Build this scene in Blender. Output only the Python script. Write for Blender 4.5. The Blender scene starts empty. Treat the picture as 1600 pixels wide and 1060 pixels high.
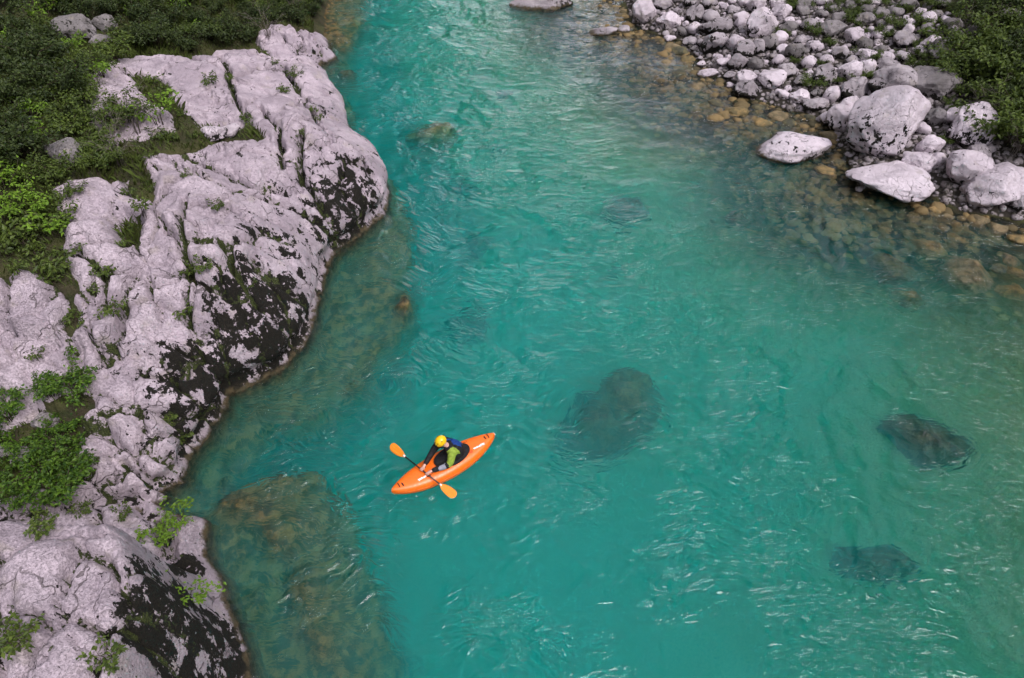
import bpy, bmesh, math, random
import numpy as np
from mathutils import Vector, Matrix
R = math.radians
sc = bpy.context.scene
COL = sc.collection
rng = np.random.default_rng(7)
random.seed(7)

# ------------------------------------------------------------------ camera, sky, sun, exposure
CAM_Z, PITCH, FPX = 14.0, 45.0, 1142.0
cam = bpy.data.objects.new('camera', bpy.data.cameras.new('camera'))
COL.objects.link(cam)
sc.camera = cam
cam.location = (0, 0, CAM_Z)
cam.rotation_euler = (R(90 - PITCH), 0, 0)
cam.data.sensor_width = 36
cam.data.lens = 36 * FPX / 1600
cam.data.clip_end = 3000

SUN_EL, SUN_AZ = 52.0, 128.0           # soft, high, behind the clouds
world = bpy.data.worlds.new('World')
sc.world = world
world.use_nodes = True
wn = world.node_tree
sky = wn.nodes.new('ShaderNodeTexSky')
sky.sky_type = 'NISHITA'
sky.sun_disc = False
sky.sun_elevation = R(SUN_EL)
sky.sun_rotation = R(SUN_AZ)
sky.dust_density = 1.0
hs = wn.nodes.new('ShaderNodeHueSaturation')        # an overcast sky is nearly neutral
hs.inputs['Saturation'].default_value = 0.22
wn.links.new(sky.outputs[0], hs.inputs['Color'])
bg = wn.nodes['Background']
tint = wn.nodes.new('ShaderNodeMixRGB'); tint.blend_type = 'MULTIPLY'; tint.inputs[0].default_value = 1
tint.inputs[2].default_value = (1.0, 0.965, 1.02, 1)
wn.links.new(hs.outputs[0], tint.inputs[1])
wn.links.new(tint.outputs[0], bg.inputs[0])
bg.inputs[1].default_value = 0.15
sun_l = bpy.data.lights.new('sun', 'SUN')
sun_l.energy = 1.4
sun_l.angle = R(30)
sun_l.color = (1, 0.965, 0.93)
sun = bpy.data.objects.new('sun', sun_l)
COL.objects.link(sun)
_a, _e = R(SUN_AZ), R(SUN_EL)
sd = Vector((math.sin(_a) * math.cos(_e), math.cos(_a) * math.cos(_e), math.sin(_e)))
sun.rotation_euler = sd.to_track_quat('Z', 'Y').to_euler()
vs_ = sc.view_settings
vs_.view_transform = 'Standard'
vs_.look = 'None'
vs_.exposure = 1.42
vs_.gamma = 1
sc.cycles.max_bounces = 14
sc.cycles.transmission_bounces = 10
sc.cycles.volume_bounces = 4
sc.cycles.adaptive_threshold = .015
sc.cycles.diffuse_bounces = 3
sc.cycles.sample_clamp_indirect = 6

# ------------------------------------------------------------------ small maths
def ray(u, v):
    dx, dy = (u - 800) / FPX, (530 - v) / FPX
    c, s = math.cos(R(PITCH)), math.sin(R(PITCH))
    return np.array([dx, c + dy * s, -s + dy * c])
def on_plane(u, v, z=0.0):
    d = ray(u, v)
    t = (CAM_Z - z) / -d[2]
    return np.array([d[0] * t, d[1] * t, z])
def px_per_m(p):
    c, s = math.cos(R(PITCH)), math.sin(R(PITCH))
    return FPX / (p[1] * c + (CAM_Z - p[2]) * s)
def to_px(p):
    c, s = math.cos(R(PITCH)), math.sin(R(PITCH))
    y, z = p[1], p[2] - CAM_Z
    dep = y * c - z * s
    return 800 + FPX * p[0] / dep, 530 - FPX * (y * s + z * c) / dep
def sst(a, b, x):
    t = np.clip((x - a) / (b - a), 0, 1)
    return t * t * (3 - 2 * t)
def _h(ix, iy, iz, seed):
    n = (ix.astype(np.int64) * 374761393 + iy.astype(np.int64) * 668265263 + iz.astype(np.int64) * 2147483647 + seed * 1274126177) & 0xffffffff
    n = ((n ^ (n >> 13)) * 1274126177) & 0xffffffff
    n = ((n ^ (n >> 16)) * 2246822519) & 0xffffffff
    return ((n ^ (n >> 15)) & 0xffffff) / float(0xffffff) * 2 - 1
def noise(x, y, z=0.0, seed=0):
    x, y = np.asarray(x, float), np.asarray(y, float)
    z = np.broadcast_to(np.asarray(z, float), x.shape)
    x0, y0, z0 = np.floor(x), np.floor(y), np.floor(z)
    fx, fy, fz = x - x0, y - y0, z - z0
    q = lambda t: t * t * t * (t * (t * 6 - 15) + 10)
    fx, fy, fz = q(fx), q(fy), q(fz)
    r = 0
    for a in (0, 1):
        for b in (0, 1):
            for c in (0, 1):
                w = (fx if a else 1 - fx) * (fy if b else 1 - fy) * (fz if c else 1 - fz)
                r = r + w * _h(x0 + a, y0 + b, z0 + c, seed)
    return r
def fbm(x, y, z=0.0, octv=4, seed=0, gain=0.5, ridged=False):
    r, amp, f = 0, 1.0, 1.0
    for k in range(octv):
        n = noise(np.asarray(x) * f, np.asarray(y) * f, np.asarray(z) * f, seed + k * 17)
        r = r + amp * ((1 - 2 * np.abs(n)) if ridged else n)
        amp *= gain
        f *= 2.03
    return r
def poly_info(X, Y, pts, params):
    """signed distance to an open line (positive on its left hand), interpolated parameters, outward direction"""
    pts = np.asarray(pts, float)
    params = np.asarray(params, float)
    shp = X.shape
    X, Y = X.ravel(), Y.ravel()
    best = np.full(X.shape, 1e18)
    sgn = np.ones(X.shape)
    par = np.zeros((len(X), params.shape[1]))
    near = np.zeros((len(X), 2))
    for i in range(len(pts) - 1):
        a, b = pts[i], pts[i + 1]
        ab = b - a
        t = np.clip(((X - a[0]) * ab[0] + (Y - a[1]) * ab[1]) / (ab @ ab), 0, 1)
        qx, qy = a[0] + t * ab[0], a[1] + t * ab[1]
        d = (X - qx) ** 2 + (Y - qy) ** 2
        cr = ab[0] * (Y - a[1]) - ab[1] * (X - a[0])
        m = d < best - 1e-12
        best[m] = d[m]
        sgn[m] = np.sign(cr[m])
        par[m] = params[i] + (params[i + 1] - params[i]) * t[m, None]
        near[m, 0], near[m, 1] = qx[m], qy[m]
    # a vertex shared by two segments: use the turn for the sign
    D = np.sqrt(best) * np.where(sgn == 0, 1, sgn)
    return D.reshape(shp), par.reshape(shp + (params.shape[1],)), near.reshape(shp + (2,))
def poly_sd(X, Y, poly):
    """signed distance to a closed polygon, positive inside"""
    poly = np.asarray(poly, float)[:, :2]
    best = np.full(X.shape, 1e18)
    ins = np.zeros(X.shape, bool)
    n = len(poly)
    for i in range(n):
        a, b = poly[i], poly[(i + 1) % n]
        ab = b - a
        t = np.clip(((X - a[0]) * ab[0] + (Y - a[1]) * ab[1]) / (ab @ ab + 1e-12), 0, 1)
        best = np.minimum(best, (X - a[0] - t * ab[0]) ** 2 + (Y - a[1] - t * ab[1]) ** 2)
        c = ((a[1] > Y) != (b[1] > Y)) & (X < (b[0] - a[0]) * (Y - a[1]) / (b[1] - a[1] + 1e-12) + a[0])
        ins ^= c
    return np.sqrt(best) * np.where(ins, 1, -1)

# ------------------------------------------------------------------ the lie of the land
# left waterline: pixel, wall height, ledge width, ledge depth
LS = [(512, 5, .7, 1.6, .9), (505, 50, .8, 1.4, .8), (522, 90, .9, .4, .7), (490, 108, .8, .7, .8), (515, 140, 1.4, .6, .9),
      (535, 185, 1.8, .5, .8), (555, 235, 1.8, .4, .8), (590, 262, 1.9, .35, .8), (607, 302, 2.0, .5, .8), (598, 335, 2.0, .9, .9),
      (555, 375, 2.0, 1.9, .9), (515, 405, 2.2, 2.4, .8), (500, 430, 2.4, 2.6, .75), (500, 460, 2.5, 2.5, .8), (488, 500, 2.7, 2.3, .95),
      (465, 545, 2.8, 1.9, 1.1), (430, 580, 2.8, 1.6, 1.1), (395, 597, 2.7, 1.1, .9), (350, 617, 2.3, 1.0, .8), (352, 640, 1.9, 1.0, .8),
      (325, 675, 1.8, .9, .8), (298, 710, 1.7, .7, .8), (285, 748, 1.5, .8, .8), (250, 780, 1.0, .5, .8), (238, 797, .6, .4, .8),
      (275, 815, .6, 1.2, .8), (316, 822, .9, 2.6, 1.3), (326, 880, 1.0, 3.0, 1.7), (345, 940, 1.1, 3.0, 1.8), (372, 985, 1.2, 2.7, 1.9), (392, 1060, 1.3, 2.4, 1.9)]
LP = [(-16, 140), (-10, 60)] + [tuple(on_plane(u, v)[:2]) for u, v, *_ in LS] + [(-4.8, -10), (-7, -80)]
LS = [(u, v, a, b_, c * (.42 if 320 < v < 610 else 1)) for u, v, a, b_, c in LS]
LQ = [(.8, 1, 1)] * 2 + [tuple(q[2:]) for q in LS] + [(1.3, 2, 1.5)] * 2
# right waterline: pixel, width of the shallows
RS = [(960, -25, 3), (985, 30, 3.0), (1000, 46, 3.0), (1062, 66, 3.0), (1100, 108, 3.4), (1160, 150, 3.6), (1230, 172, 3.4), (1290, 195, 2.8), (1318, 235, 2.0),
      (1340, 296, 1.3), (1450, 304, 1.6), (1500, 330, 1.8), (1600, 346, 1.8)]
RP = [(26, 140), (10, 60)] + [tuple(on_plane(u, v)[:2]) for u, v, _ in RS] + [(17.4, 14), (16.4, 6), (15.5, -10), (18, -80)]
RQ = [(3,)] * 2 + [(q[2],) for q in RS] + [(2.6,)] * 4
# the foreground rock on the left stands well above its bench
FRONT = [on_plane(u, v, 3.3) for u, v in [(-60, 800), (0, 806), (60, 797), (130, 792), (205, 800), (222, 832), (238, 872), (258, 912), (250, 962), (240, 1010), (246, 1075), (246, 1200), (-160, 1200), (-160, 800)]]

# stones under water: u, v, w, h, depth of the top, look, label, shape
SUNK = [(950, 655, 175, 122, 1.2, 'sunk_dark', 'broad dark sunken rock right of the kayak', 2), (982, 632, 112, 112, .95, 'sunk_olive', 'brownish peak of sunken rock rising beside the broad dark one', 5),
        (1458, 682, 150, 84, .4, 'sunk_dark', 'near-black sunken boulder under rippled green water at lower right', 3), (1362, 888, 135, 70, 1.3, 'sunk_dark', 'blurred dark sunken rock near the lower right', 6),
        (675, 207, 88, 30, .28, 'sunk_brown', 'brown flat rock just under the surface of the upper river', 1), (785, 176, 60, 24, 1.7, 'sunk_olive', 'faint sunken rock right of the brown flat one', 0),
        (778, 270, 44, 22, 2.2, 'sunk_olive', 'small faint sunken stone in mid-river below the pale glare', 4), (735, 320, 40, 20, 2.2, 'sunk_olive', 'dim sunken stone just above the upper swirl', 7),
        (980, 345, 80, 40, 1.4, 'sunk_dark', 'dim dark sunken rock in the middle of the river', 8), (1155, 346, 66, 30, .6, 'sunk_dark', 'dark sunken rock off the right-hand shallows', 2), (1190, 398, 50, 46, .9, 'sunk_olive', 'olive sunken rock below the dark one off the shallows', 4),
        (747, 412, 42, 24, 2.3, 'sunk_dark', 'small dim sunken stone between the two swirls', 0), (728, 532, 66, 44, 2.6, 'sunk_dark', 'blurred sunken rock above the kayak', 1), (605, 612, 46, 34, 2.2, 'sunk_dark', 'small sunken stone up and left of the kayak', 3),
        (492, 682, 62, 34, 1.6, 'sunk_olive', 'sunken rock below the black-stained rock wall', 5), (1445, 380, 64, 42, .02, 'sunk_brown', 'brown sunken boulder below the broad white boulder', 6), (1397, 420, 82, 44, .16, 'sunk_olive', 'oval olive sunken boulder on pale sand', 7),
        (1520, 428, 96, 60, -.02, 'sunk_tan', 'large tan sunken boulder near the right edge', 8), (1412, 468, 50, 28, .4, 'sunk_brown', 'small brown sunken stone below the oval olive boulder', 0), (1505, 328, 46, 28, .08, 'sunk_brown', 'reddish brown wet rock below the smooth white boulder', 1),
        (1575, 405, 46, 32, .02, 'sunk_tan', 'tan sunken stone at the right edge above the large tan boulder', 2), (1575, 455, 56, 38, .05, 'sunk_brown', 'brown sunken stone at the right edge below the large tan boulder', 4),
        (543, 122, 32, 14, .3, 'sunk_olive', 'small sunken stone beside the small far outcrop', 5), (540, 34, 62, 26, .25, 'sunk_brown', 'brown sunken rock at the upper left waterline', 6), (1330, 330, 60, 34, .5, 'sunk_olive', 'olive sunken stone left of the broad white boulder', 4), (960, 470, 50, 26, 2.8, 'sunk_olive', 'faint sunken stone above the broad dark rock', 5)]
SUNK_AT = []
for (u, v, w, h, dep, key, lab, mi) in SUNK:
    g = on_plane(u, v, -dep * .75 - .12)
    s_ = px_per_m(g)
    ph = math.atan2(CAM_Z, math.hypot(g[0], g[1]))
    a = w / 2 / s_
    SUNK_AT.append((g, a, max(.5 * a, .92 * h / 2 / s_ / math.sin(ph)), min(1.1 * a, .45 + .4 * a), -dep * .62))
def land(X, Y, full=False):
    X, Y = np.asarray(X, float), np.asarray(Y, float)
    wx = X + .10 * noise(X * 1.3, Y * 1.3, 0, 3)
    wy = Y + .10 * noise(X * 1.3, Y * 1.3, 5, 4)
    dL, pL, nL = poly_info(wx, wy, LP, LQ)
    dL = -dL                                                  # the line runs towards the camera: land is on its right hand
    dR, pR, nR = poly_info(wx, wy, RP, RQ)
    wall, lw, ld = pL[..., 0], pL[..., 1], .56 * pL[..., 2]
    # left bank
    hl = wall * (1 - np.exp(-np.maximum(dL, 0) / .62)) + .19 * np.maximum(dL - .6, 0) + .25 * fbm(X * .35, Y * .35, 0, 3, 11) * sst(.3, 2.5, dL)
    fr = poly_sd(wx, wy, FRONT)
    hl = hl + (np.maximum(3.35 - hl, 0) + .25 * sst(0, 2.5, fr)) * sst(-.35, .40, fr)
    # the far wooded slopes, out of view, shaped for what the water reflects
    xc = .0020 * np.maximum(Y - 45, 0) ** 2
    far = np.minimum(np.where(Y > 55, 1.6, 1.25) * np.maximum(np.abs(X - xc) - 23 + .05 * np.maximum(np.minimum(Y, 120) - 55, 0), 0), 190)
    hl = hl + np.where(X < xc, far, 0)
    # right bank
    ur = np.maximum(dR, 0)
    hr = .22 * (1 - np.exp(-ur / .4)) + .20 * ur + .10 * fbm(X * .6, Y * .6, 0, 3, 21) * sst(.2, 2, dR) + np.where(X > xc, far, 0)
    # under water
    ul = np.maximum(-dL, 0)
    f = np.clip(ul / lw, 0, 1)
    dl = (.16 * (1 - np.exp(-ul / .15)) + (ld - .16) * f ** 1.3) + (3.6 - ld) * sst(0, .6, ul - lw)
    us = np.maximum(-dR, 0)
    sh = pR[..., 0]
    dr = .24 * np.clip(us / sh, 0, 1) ** .8 + .10 * np.maximum(us - sh, 0) * (1 + .14 * np.maximum(us - sh, 0))
    k = .35
    bed = -(np.minimum(dl, dr) - k * np.exp(-np.abs(dl - dr) / k) * .3)
    bed = np.maximum(bed, -3.6) + .10 * fbm(X * .8, Y * .8, 0, 3, 31) * sst(0, .8, np.minimum(ul, us))
    for g, a, b_, c, top in SUNK_AT:                              # shoals that carry the sunken rocks
        e = ((X - g[0]) / (1.5 * a + .3)) ** 2 + ((Y - g[1]) / (1.5 * b_ + .3)) ** 2
        near_ = e < 6
        if near_.any():
            bed = np.where(near_, np.maximum(bed, np.minimum(bed, top - 1.55 * c) + np.maximum(top - 1.55 * c - bed, 0) * np.exp(-e ** 1.5)), bed)
    H = np.where(dL > 0, hl, np.where(dR > 0, hr, np.minimum(bed, 0)))
    if full:
        return H, dL, dR, nL, fr
    return H

def hit(u, v, f=land):
    d = ray(u, v)
    t = np.linspace(7, 75, 900) / np.linalg.norm(d)
    P = np.array([0, 0, CAM_Z])[None] + t[:, None] * d[None]
    below = P[:, 2] < f(P[:, 0], P[:, 1])
    i = int(np.argmax(below)) if below.any() else len(t) - 1
    a, b = t[max(i - 1, 0)], t[i]
    tt = np.linspace(a, b, 24)
    P = np.array([0, 0, CAM_Z])[None] + tt[:, None] * d[None]
    below = P[:, 2] < f(P[:, 0], P[:, 1])
    return P[int(np.argmax(below)) if below.any() else -1]

# ------------------------------------------------------------------ object helpers
def tag(o, label=None, cat=None, group=None, kind=None):
    for k, v in (('label', label), ('category', cat), ('group', group), ('kind', kind)):
        if v:
            o[k] = v
    return o
def link(name, mesh, parent=None, mat=None, smooth=True):
    o = bpy.data.objects.new(name, mesh)
    COL.objects.link(o)
    o.parent = parent
    if mat and not mesh.materials:
        mesh.materials.append(mat)
    return o
def mesh_np(name, V, F, smooth=True, attrs=None):
    V = np.ascontiguousarray(V, dtype=np.float32)
    F = np.ascontiguousarray(F, dtype=np.int32)
    m = bpy.data.meshes.new(name)
    n, k = F.shape
    m.vertices.add(len(V))
    m.vertices.foreach_set('co', V.ravel())
    m.loops.add(n * k)
    m.loops.foreach_set('vertex_index', F.ravel())
    m.polygons.add(n)
    m.polygons.foreach_set('loop_start', np.arange(0, n * k, k, dtype=np.int32))
    m.polygons.foreach_set('use_smooth', np.full(n, smooth, dtype=bool))
    for a, val in (attrs or {}).items():
        at = m.attributes.new(a, 'FLOAT', 'POINT')
        at.data.foreach_set('value', np.ascontiguousarray(val, dtype=np.float32).ravel())
    m.update(calc_edges=True)
    return m
def empty(name, loc=(0, 0, 0), rz=0, s=1):
    o = bpy.data.objects.new(name, None)
    COL.objects.link(o)
    o.location = loc
    o.rotation_euler = (0, 0, rz)
    o.scale = (s, s, s) if np.isscalar(s) else s
    o.empty_display_size = .1
    return o
def grid_faces(ny, nx):
    i = np.arange(ny * nx).reshape(ny, nx)
    return np.stack([i[:-1, :-1], i[:-1, 1:], i[1:, 1:], i[1:, :-1]], -1).reshape(-1, 4)
def loft(rings, cap=True):
    """rings: list of (n,3) arrays -> V, quads (+ fans as degenerate-free tris are avoided by centre points)"""
    n = len(rings[0])
    V = np.concatenate(rings)
    F = []
    for a in range(len(rings) - 1):
        for k in range(n):
            F.append((a * n + k, a * n + (k + 1) % n, (a + 1) * n + (k + 1) % n, (a + 1) * n + k))
    F = [tuple(f) for f in F]
    V = V.tolist()
    if cap:
        for a, rev in ((0, True), (len(rings) - 1, False)):
            c = np.mean(rings[a], axis=0)
            V.append(c.tolist())
            for k in range(n):
                t = (a * n + k, a * n + (k + 1) % n, len(V) - 1)
                F.append(t[::-1] if rev else t)
    return V, F
def mesh_py(name, V, F, mats=None, smooth=True):
    m = bpy.data.meshes.new(name)
    m.from_pydata([tuple(v) for v in V], [], F)
    m.update()
    if smooth:
        m.polygons.foreach_set('use_smooth', [True] * len(m.polygons))
    for x in mats or []:
        m.materials.append(x)
    return m
def tube(path, radii, n=8):
    path = [np.asarray(p, float) for p in path]
    rings = []
    for i, p in enumerate(path):
        d = path[min(i + 1, len(path) - 1)] - path[max(i - 1, 0)]
        d = d / (np.linalg.norm(d) + 1e-9)
        up = np.array([0, 0, 1.0]) if abs(d[2]) < .9 else np.array([1.0, 0, 0])
        a = np.cross(d, up); a /= np.linalg.norm(a)
        b = np.cross(d, a)
        r = radii[i] if not np.isscalar(radii) else radii
        rings.append(np.array([p + r * (math.cos(t) * a + math.sin(t) * b) for t in np.linspace(0, 2 * math.pi, n, endpoint=False)]))
    return loft(rings)
def merge(parts):
    V, F = [], []
    for v, f in parts:
        o = len(V)
        V += [tuple(q) for q in v]
        F += [tuple(i + o for i in q) for q in f]
    return V, F

# ------------------------------------------------------------------ materials
class NT:
    def __init__(s, name):
        s.m = bpy.data.materials.new(name)
        s.m.use_nodes = True
        s.t = s.m.node_tree
        s.bsdf = s.t.nodes['Principled BSDF']
        s.out = s.t.nodes['Material Output']
        s.geo = s.t.nodes.new('ShaderNodeNewGeometry')
        s.tc = s.t.nodes.new('ShaderNodeTexCoord')
    def n(s, typ, **kw):
        x = s.t.nodes.new(typ)
        for k, v in kw.items():
            if hasattr(x, k) and not k[0].isupper():
                setattr(x, k, v)
            else:
                s.put(x.inputs[k.replace('_', ' ')], v)
        return x
    def put(s, sock, v):
        if hasattr(v, 'is_output') or hasattr(v, 'links'):
            s.t.links.new(v, sock)
        elif isinstance(v, (tuple, list)) and len(v) == 3 and sock.type == 'RGBA':
            sock.default_value = (*v, 1)
        else:
            sock.default_value = v
    def noise(s, scale, detail=4, rough=.55, dist=0, vec=None, typ='FBM'):
        x = s.t.nodes.new('ShaderNodeTexNoise')
        x.noise_type = typ if typ in ('FBM', 'RIDGED_MULTIFRACTAL', 'MULTIFRACTAL') else 'FBM'
        s.put(x.inputs['Vector'], vec if vec is not None else s.geo.outputs['Position'])
        x.inputs['Scale'].default_value = scale
        x.inputs['Detail'].default_value = detail
        x.inputs['Roughness'].default_value = rough
        x.inputs['Distortion'].default_value = dist
        return x.outputs[0]
    def math(s, op, a, b=0.0, c=None, clamp=False):
        x = s.t.nodes.new('ShaderNodeMath')
        x.operation = op
        x.use_clamp = clamp
        s.put(x.inputs[0], a); s.put(x.inputs[1], b)
        if c is not None:
            s.put(x.inputs[2], c)
        return x.outputs[0]
    def ramp(s, fac, lo, hi, a=0.0, b=1.0):
        x = s.t.nodes.new('ShaderNodeMapRange')
        x.interpolation_type = 'SMOOTHSTEP'
        s.put(x.inputs[0], fac)
        for i, v in ((1, lo), (2, hi), (3, a), (4, b)):
            s.put(x.inputs[i], v)
        return x.outputs[0]
    def mix(s, fac, a, b):
        x = s.t.nodes.new('ShaderNodeMixRGB')
        s.put(x.inputs[0], fac); s.put(x.inputs[1], a); s.put(x.inputs[2], b)
        return x.outputs[0]
    def attr(s, name):
        x = s.t.nodes.new('ShaderNodeAttribute')
        x.attribute_name = name
        return x.outputs['Fac']
    def bump(s, h, dist, strength=1.0, normal=None):
        x = s.t.nodes.new('ShaderNodeBump')
        s.put(x.inputs['Height'], h)
        x.inputs['Distance'].default_value = dist
        x.inputs['Strength'].default_value = strength
        if normal is not None:
            s.put(x.inputs['Normal'], normal)
        return x.outputs[0]
    def sep(s, v):
        x = s.t.nodes.new('ShaderNodeSeparateXYZ')
        s.put(x.inputs[0], v)
        return x.outputs
    def set(s, **kw):
        for k, v in kw.items():
            s.put(s.bsdf.inputs[k.replace('_', ' ')], v)
        return s.m

def plain(name, col, rough=.5, spec=.5, grime=.12):
    k = NT(name)
    n = k.noise(18, 3, vec=k.tc.outputs['Object'])
    dark = tuple(c * (1 - grime) for c in col)
    k.set(Base_Color=k.mix(k.ramp(n, .35, .65), col, dark), Roughness=k.ramp(n, .3, .7, rough * .85, min(1, rough * 1.15)))
    k.bsdf.inputs['Specular IOR Level'].default_value = spec
    return k.m

def rock_material(name, pale, grey, local=False, wet=True, low_dark=0.0):
    """pale limestone, grey weathering, black lichen in ragged patches, brown algae where the river keeps it wet"""
    k = NT(name)
    P = k.geo.outputs['Position']
    big = k.noise(.9, 4)
    mid = k.noise(5, 5, .6, .3)
    fine = k.noise(38, 4, .65)
    col = k.mix(k.ramp(big, .38, .62), pale, grey)
    col = k.mix(k.math('MULTIPLY', k.ramp(mid, .45, .75), .22 if local else .42), col, tuple(c * .62 for c in grey))
    col = k.mix(k.math('MULTIPLY', k.ramp(fine, .48, .68), .2 if local else .45), col, tuple(c * .45 for c in grey))
    col = k.mix(k.math('MULTIPLY', k.ramp(k.noise(2.3, 3, .5), .58, .72), .35), col, (.34, .29, .23))
    # lichen and dark cracks: a broad likelihood from the mesh, cut by crisp noise
    st = k.attr('stain')
    vec = k.n('ShaderNodeMapping'); k.put(vec.inputs['Vector'], P); vec.inputs['Scale'].default_value = (1, 1, .7)
    pat = k.noise(3.0 if not local else 4.5, 7, .64, .5, vec.outputs[0])
    if local:
        r = k.n('ShaderNodeObjectInfo').outputs['Random']
        z = k.sep(k.tc.outputs['Object'])[2]
        st = k.math('ADD', k.ramp(z, -.45, .45, .58 + low_dark * 1.7, .06), k.math('MULTIPLY', k.math('POWER', r, 2.5), .30))  # dark tone grows likelier towards the bottom of each stone
    pat = k.math('ADD', pat, k.math('MULTIPLY', k.math('SUBTRACT', k.noise(13, 5, .7), .5), .32))
    lim = k.math('SUBTRACT', .675, k.math('MULTIPLY', st, .225))
    lich = k.ramp(k.math('SUBTRACT', pat, lim), -.006, .014)
    col = k.mix(lich, col, k.mix(k.ramp(fine, .4, .65), (.006, .005, .0035), (.016, .013, .008)))
    moss = k.attr('moss')
    mm = k.ramp(k.math('ADD', k.noise(7, 5, .65), k.math('MULTIPLY', moss, .42)), .70, .78)
    col = k.mix(mm, col, k.mix(k.ramp(fine, .4, .6), (.022, .030, .009), (.07, .085, .022)))
    wv = k.n('ShaderNodeVectorMath', operation='MULTIPLY_ADD')
    wt = k.n('ShaderNodeTexNoise', Vector=P, Scale=1.6, Detail=4.0)
    k.put(wv.inputs[0], wt.outputs['Color']); wv.inputs[1].default_value = (.9, .9, .9); k.put(wv.inputs[2], P)
    mp = k.n('ShaderNodeMapping'); k.put(mp.inputs['Vector'], wv.outputs[0]); mp.inputs['Rotation'].default_value = (.2, .3, R(38)); mp.inputs['Scale'].default_value = (1.5, .7, 1.0)
    vo = k.n('ShaderNodeTexVoronoi', feature='DISTANCE_TO_EDGE', Scale=1.25 if not local else 2.0)
    k.put(vo.inputs['Vector'], mp.outputs[0])
    fis = k.math('MULTIPLY', k.ramp(vo.outputs['Distance'], .022, .004), k.ramp(k.noise(1.1, 3), .46, .60))
    col = k.mix(k.math('MULTIPLY', fis, .62), col, (.035, .028, .020))
    z = k.sep(P)[2]
    h = k.math('ADD', z, k.math('MULTIPLY', k.math('SUBTRACT', mid, .5), .35))
    col = k.mix(k.ramp(h, .16, .02), col, k.mix(k.ramp(mid, .4, .6), (.085, .062, .032), (.04, .034, .018)))
    col = k.mix(k.ramp(h, .0, -.5), col, k.mix(k.ramp(mid, .38, .62), (.24, .165, .07), (.085, .07, .034)))
    k.set(Base_Color=col, Roughness=k.ramp(h, .0, .25, .45, .9))
    k.bsdf.inputs['Specular IOR Level'].default_value = .3
    b1 = k.bump(k.noise(9, 8, .7, .2), .07, 1.0)
    pit = k.noise(24, 4, .6, .0)
    b2 = k.bump(k.ramp(pit, .30, .52), .022, .9, b1)
    b2 = k.bump(k.math('SUBTRACT', 1.0, fis), .05, .9, b2)
    k.set(Normal=b2)
    return k.m
M = {}
M['rock'] = rock_material('limestone', (.54, .445, .50), (.38, .31, .355))
M['boulder'] = rock_material('river_boulder', (.74, .64, .70), (.58, .495, .545), local=True)
M['boulder_mossy'] = rock_material('mossy_boulder', (.47, .41, .44), (.30, .26, .28), local=True, low_dark=.38)
M['boulder_grey'] = rock_material('weathered_boulder', (.30, .265, .275), (.19, .17, .17), local=True, low_dark=.08)

def submerged_material(name, a, b):
    k = NT(name)
    mid = k.noise(3.5, 5, .6, .4)
    fine = k.noise(20, 4, .6)
    col = k.mix(k.ramp(mid, .38, .62), a, b)
    col = k.mix(k.math('MULTIPLY', k.ramp(fine, .5, .7), .5), col, tuple(c * .4 for c in b))
    k.set(Base_Color=col, Roughness=.8, Normal=k.bump(k.noise(7, 7, .65), .06))
    return k.m
M['sunk_brown'] = submerged_material('algae_brown_stone', (.27, .175, .065), (.11, .085, .036))
M['sunk_dark'] = submerged_material('dark_sunken_stone', (.090, .074, .040), (.034, .032, .020))
M['sunk_olive'] = submerged_material('olive_sunken_stone', (.12, .10, .045), (.045, .045, .028))
M['sunk_tan'] = submerged_material('tan_sunken_stone', (.22, .16, .085), (.11, .085, .042))

def ground_material():
    k = NT('bank_and_bed')
    P = k.geo.outputs['Position']
    z = k.sep(P)[2]
    big = k.noise(.7, 4)
    mid = k.noise(4, 5, .6)
    fine = k.noise(30, 4, .65)
    soil = k.mix(k.ramp(mid, .35, .65), (.050, .040, .024), (.028, .034, .012))
    soil = k.mix(k.ramp(big, .45, .65), soil, (.060, .060, .022))
    vor = k.n('ShaderNodeTexVoronoi', Vector=P, Scale=4.5)
    stones = k.mix(k.ramp(vor.outputs['Distance'], .25, .5), k.mix(k.ramp(k.sep(vor.outputs['Color'])[0], .2, .8), (.40, .35, .36), (.24, .20, .20)), (.035, .030, .024))
    grav = k.attr('gravel')
    dry = k.mix(k.ramp(k.math('ADD', grav, k.math('MULTIPLY', k.math('SUBTRACT', mid, .5), .8)), .4, .6), soil, stones)
    vor2 = k.n('ShaderNodeTexVoronoi', Vector=P, Scale=2.6)
    cob = k.mix(k.ramp(k.sep(vor2.outputs['Color'])[0], .1, .9), (.24, .16, .065), (.09, .075, .036))
    cob = k.mix(k.ramp(vor2.outputs['Distance'], .22, .5), cob, (.02, .018, .01))
    sand = k.mix(k.ramp(fine, .35, .7), (.30, .30, .145), (.16, .175, .08))
    sand = k.mix(k.ramp(k.noise(14, 3, .7), .64, .70), sand, (.05, .045, .03))
    ledge = k.attr('ledge')
    ld = k.mix(k.ramp(mid, .36, .62), (.34, .185, .064), (.085, .064, .030))
    ld = k.mix(k.math('MULTIPLY', k.ramp(fine, .45, .7), .5), ld, (.04, .036, .02))
    wetc = k.mix(k.attr('cobble'), sand, cob)
    wetc = k.mix(ledge, wetc, ld)
    col = k.mix(k.ramp(z, .05, -.05), dry, wetc)
    forest = k.mix(k.ramp(k.noise(.25, 5, .7), .4, .6), (.018, .028, .010), (.045, .058, .018))
    col = k.mix(k.ramp(z, 9, 14), col, forest)
    k.set(Base_Color=col, Roughness=.9, Normal=k.bump(k.noise(6, 8, .7), .12))
    k.bsdf.inputs['Specular IOR Level'].default_value = .2
    return k.m
M['ground'] = ground_material()

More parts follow.
